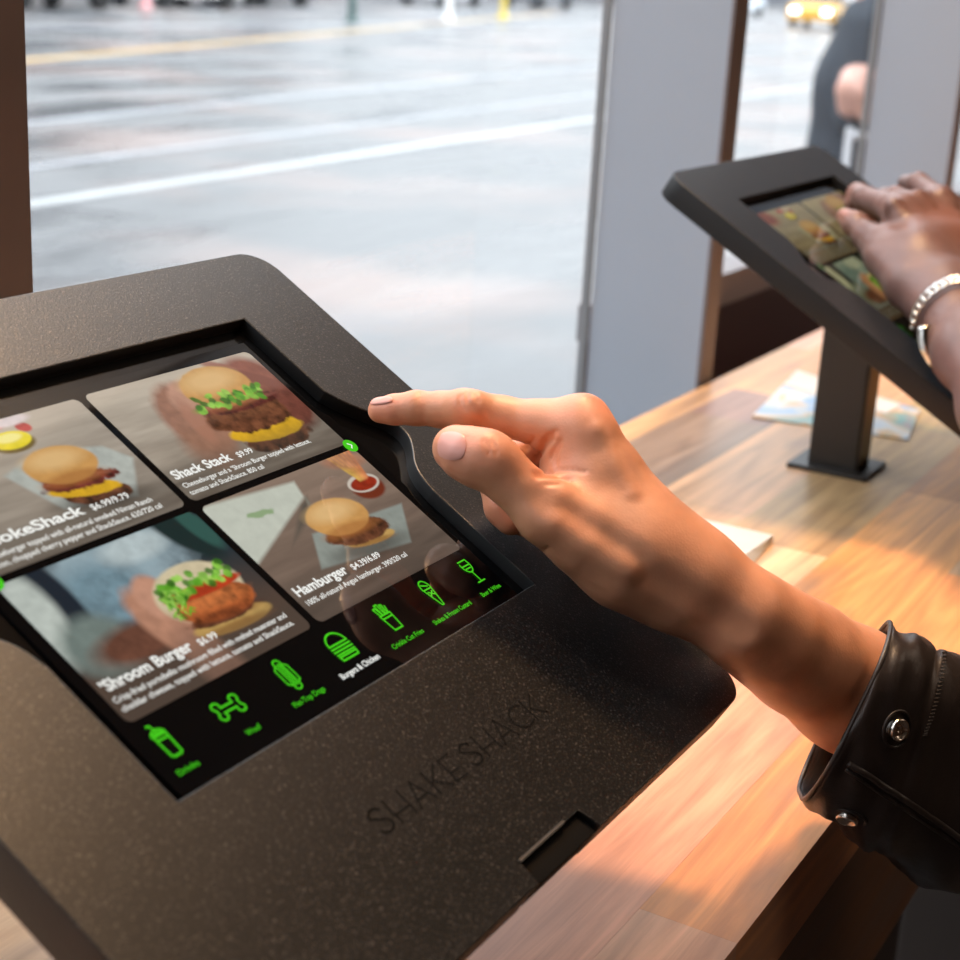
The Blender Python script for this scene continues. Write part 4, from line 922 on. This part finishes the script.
# ring path points: from pixel trace, laid on the wrist surface
tr = lerp_pts([(975, 284), (962, 284), (949, 287), (937, 294), (928, 303), (921, 314), (918.5, 327)], 26)
def on_wrist(px, py, off):
    # nearest surface point to a point on the sight ray at wrist depth
    h = surf(bv2, px, py)
    if h: return h[0] + h[1] * off, h[1]
    q = Vector(cp(px, py, 1.012)); l_, n_, i_, d_ = bv2.find_nearest(q); n_ = (q - l_).normalized(); return np.array(l_) + np.array(n_) * off, np.array(n_)
pth = [on_wrist(a, b, .0038) for a, b in tr]
P3 = np.array([p_[0] for p_ in pth]); L = np.concatenate([[0], np.cumsum(np.linalg.norm(np.diff(P3, axis=0), axis=1))]); tot = L[-1]; nl = 12
for i in range(nl):
    s_ = (i + .5) / nl * tot; c = np.array([np.interp(s_, L, P3[:, j]) for j in range(3)]); c2 = np.array([np.interp(min(s_ + .002, tot), L, P3[:, j]) for j in range(3)])
    c1 = np.array([np.interp(max(s_ - .002, 0), L, P3[:, j]) for j in range(3)]); t = c2 - c1; t /= np.linalg.norm(t); nrm = pth[min(int(i / nl * len(pth)), len(pth) - 1)][1]
    w = np.cross(t, nrm); w /= np.linalg.norm(w); nrm = np.cross(w, t); tw = math.radians(38); t2 = t * math.cos(tw) + w * math.sin(tw); w2 = -t * math.sin(tw) + w * math.cos(tw)
    P = [cam2w(c + t2 * .0040 * math.cos(a) + w2 * .0024 * math.sin(a) + nrm * .0008 * math.sin(a)) for a in np.linspace(0, 2 * math.pi, 17)]
    MB().tube(P, .00105, 7, cap=False).obj('chain_link', M['silver'], bc, smooth=True)
pl = lerp_pts([(925, 326), (926.5, 340), (930, 353), (935.5, 364), (942, 372)], 20)
hw_ = np.interp(np.arange(21), [0, 3, 8, 14, 20], [6.5, 8.5, 8.5, 6.5, 3.5])
V = []; Fs = []
for q_, h_ in zip(pl, hw_):
    for s_, o_ in ((-1, .004), (-.8, .0012), (0, 0), (.8, .0006), (1, .002)): V.append(wp(q_[0] + s_ * h_, q_[1] - s_ * h_ * .25, .986 + o_))
for i in range(len(pl) - 1):
    for k in range(4): a = i * 5 + k; Fs.append((a, a + 1, a + 6, a + 5))
plt_ = mesh_obj('name_plate', V, Fs, M['silver'], bc, smooth=True)
md = plt_.modifiers.new('thick', 'SOLIDIFY'); md.thickness = .0012; md.offset = 0

# ---- person outside beyond the second window
O = Body(); oc = np.array([gpt(870, 200, 0)[0], 0, 0])
r_ = R @ np.array([864 - 480, 90 - 480, F]); kk = 5.4 / F; oc = EYE + r_ * kk; ox, oy = oc[0], oc[1]
print('bystander height at hands', oc[2] - ST)
BA = math.radians(20)
def on(x, y, z, r): return (np.array([ox + x * math.cos(BA) - y * math.sin(BA), oy + x * math.sin(BA) + y * math.cos(BA), ST + z]), r)
HP = EYE + R @ np.array([852 - 480, 90 - 480, F]) * (5.02 / F)
# local x along the street, y toward the shop is negative
O.chain([on(0, 0, 1.60, .10), on(0, -.01, 1.68, .095)], .03, .03); O.chain([on(0, .01, 1.45, .055), on(0, 0, 1.56, .055)], .02, .03)
O.chain([on(-.10, 0, .95, .14), on(-.12, 0, 1.2, .13), on(-.13, .0, 1.38, .09)], .08, .08); O.chain([on(.10, 0, .95, .14), on(.12, 0, 1.2, .13), on(.13, .0, 1.38, .09)], .08, .08)
for s_ in (-1, 1):
    O.chain([on(s_ * .2, 0, 1.38, .065), on(s_ * .26, .02, 1.12, .05), (HP + np.array([.06, .02 * s_, .03]), .036), (HP + np.array([.0, -.01 * s_, -.0]), .034), (HP + np.array([.01, -.01 * s_, -.05]), .034)], .03, .03)
    O.chain([on(s_ * .10, 0, .92, .11), on(s_ * .11, -.02, .5, .07), on(s_ * .11, .02, .1, .05), on(s_ * .11, -.12, .04, .04)], .04, .04)
for a in range(4):
    O.chain([(HP + np.array([-.03 + .02 * a, -.04, .0]), .016), (HP + np.array([-.02 + .02 * a, -.05, -.085]), .013)], .01, .01)
V, Fs = O.mesh(.016)
p3 = empty('person', (ox, oy, ST), 'person in a dark slate coat standing outside beyond the second window, hands clasped', 'person')
mesh_obj('body', V, Fs, mat_skin('bystander_skin', .05), p3, smooth=True, cols=np.tile(np.array(lin(214, 160, 140)[:3]), (len(V), 1)))
K = Body()
K.chain([on(-.10, 0, .80, .185), on(-.12, 0, 1.2, .15), on(-.13, .0, 1.39, .105)], .08, .08); K.chain([on(.10, 0, .80, .185), on(.12, 0, 1.2, .15), on(.13, .0, 1.39, .105)], .08, .08)
for s_ in (-1, 1): K.chain([on(s_ * .2, 0, 1.38, .085), on(s_ * .27, .02, 1.12, .07), on(s_ * .17, -.12, 1.05, .06)], .03, .03)
V, Fs = K.mesh(.016); mesh_obj('coat', V, Fs, M['coat'], p3, smooth=True)
K = Body()
for s_ in (-1, 1): K.chain([on(s_ * .10, 0, .85, .13), on(s_ * .11, -.02, .5, .09), on(s_ * .11, .02, .12, .07)], .04, .03)
V, Fs = K.mesh(.016); mesh_obj('trousers', V, Fs, M['coat'], p3, smooth=True)
K = Body(); K.chain([on(0, .02, 1.66, .105), on(0, .03, 1.73, .095)], .03, .03); K.cut([on(0, -.09, 1.60, .075), on(0, -.10, 1.68, .07)], .01)
V, Fs = K.mesh(.012); mesh_obj('hair', V, Fs, simple('dark_hair', lin(40, 32, 28), .6), p3, smooth=True)
K = Body(); K.chain([on(0, -.10, 1.62, .014), on(0, -.115, 1.60, .016)], .01, .01)
for s_ in (-1, 1):
    E_ = Body(); E_.chain([on(s_ * .035, -.088, 1.65, .012), on(s_ * .037, -.088, 1.65, .012)], .01, .01); V, Fs = E_.mesh(.004); mesh_obj('eye', V, Fs, M['gasket'], p3, smooth=True)
V, Fs = K.mesh(.005); mesh_obj('nose', V, Fs, bpy.data.materials['bystander_skin'], p3, smooth=True, cols=np.tile(np.array(lin(214, 160, 140)[:3]), (len(V), 1)))

# ------------------------------------------------------------------ light
wd = bpy.data.worlds.new('overcast'); SC.world = wd; wd.use_nodes = True; nt = wd.node_tree; nt.nodes.clear()
o_ = nt.nodes.new('ShaderNodeOutputWorld'); bg = nt.nodes.new('ShaderNodeBackground'); tc = nt.nodes.new('ShaderNodeTexCoord'); sp = nt.nodes.new('ShaderNodeSeparateXYZ'); rp = nt.nodes.new('ShaderNodeValToRGB')
nt.links.new(tc.outputs['Generated'], sp.inputs[0]); nt.links.new(sp.outputs[2], rp.inputs[0]); nt.links.new(rp.outputs[0], bg.inputs[0]); nt.links.new(bg.outputs[0], o_.inputs[0])
rp.color_ramp.elements[0].color = (.88, .91, .94, 1); rp.color_ramp.elements[1].color = (.80, .87, .96, 1); mrw = nt.nodes.new('ShaderNodeMapRange'); mrw.inputs[1].default_value = 0; mrw.inputs[2].default_value = 1; mrw.inputs[3].default_value = 1.75; mrw.inputs[4].default_value = 6.3
nt.links.new(sp.outputs[2], mrw.inputs[0]); nt.links.new(mrw.outputs[0], bg.inputs[1])
def area(name, loc, target, size, power, col, sy=None):
    ld = bpy.data.lights.new(name, 'AREA'); ld.energy = power; ld.color = col; ld.size = size
    if sy: ld.shape = 'RECTANGLE'; ld.size_y = sy
    o = bpy.data.objects.new(name, ld); COL.objects.link(o); o.location = loc
    o.rotation_euler = (Vector(target) - Vector(loc)).to_track_quat('-Z', 'Y').to_euler(); return o
area('ceiling_spot_over_counter', (1.12, .50, 2.95), (.95, .25, 1.06), .36, 44, (1, .60, .30))
area('ceiling_wash', (2.5, -2.4, 2.95), (2.5, -2.4, 0), 1.6, 26, (1, .8, .62))
area('added_fill_near', (.35, .05, 2.95), (.5, .1, 1.0), .25, 7, (1, .80, .64))  # added fill lamp, only there to brighten the front of the counter
sl = bpy.data.lights.new('added_fill_left', 'SPOT'); sl.energy = 55; sl.color = (1, .96, .92); sl.spot_size = math.radians(11); sl.spot_blend = .6; sl.shadow_soft_size = .06  # added narrow spot that lifts the shaded wood left of the near kiosk
so = bpy.data.objects.new('added_fill_left', sl); COL.objects.link(so); so.location = (-.35, .1, 2.95); so.rotation_euler = (Vector((.02, .12, 1.06)) - Vector(so.location)).to_track_quat('-Z', 'Y').to_euler()
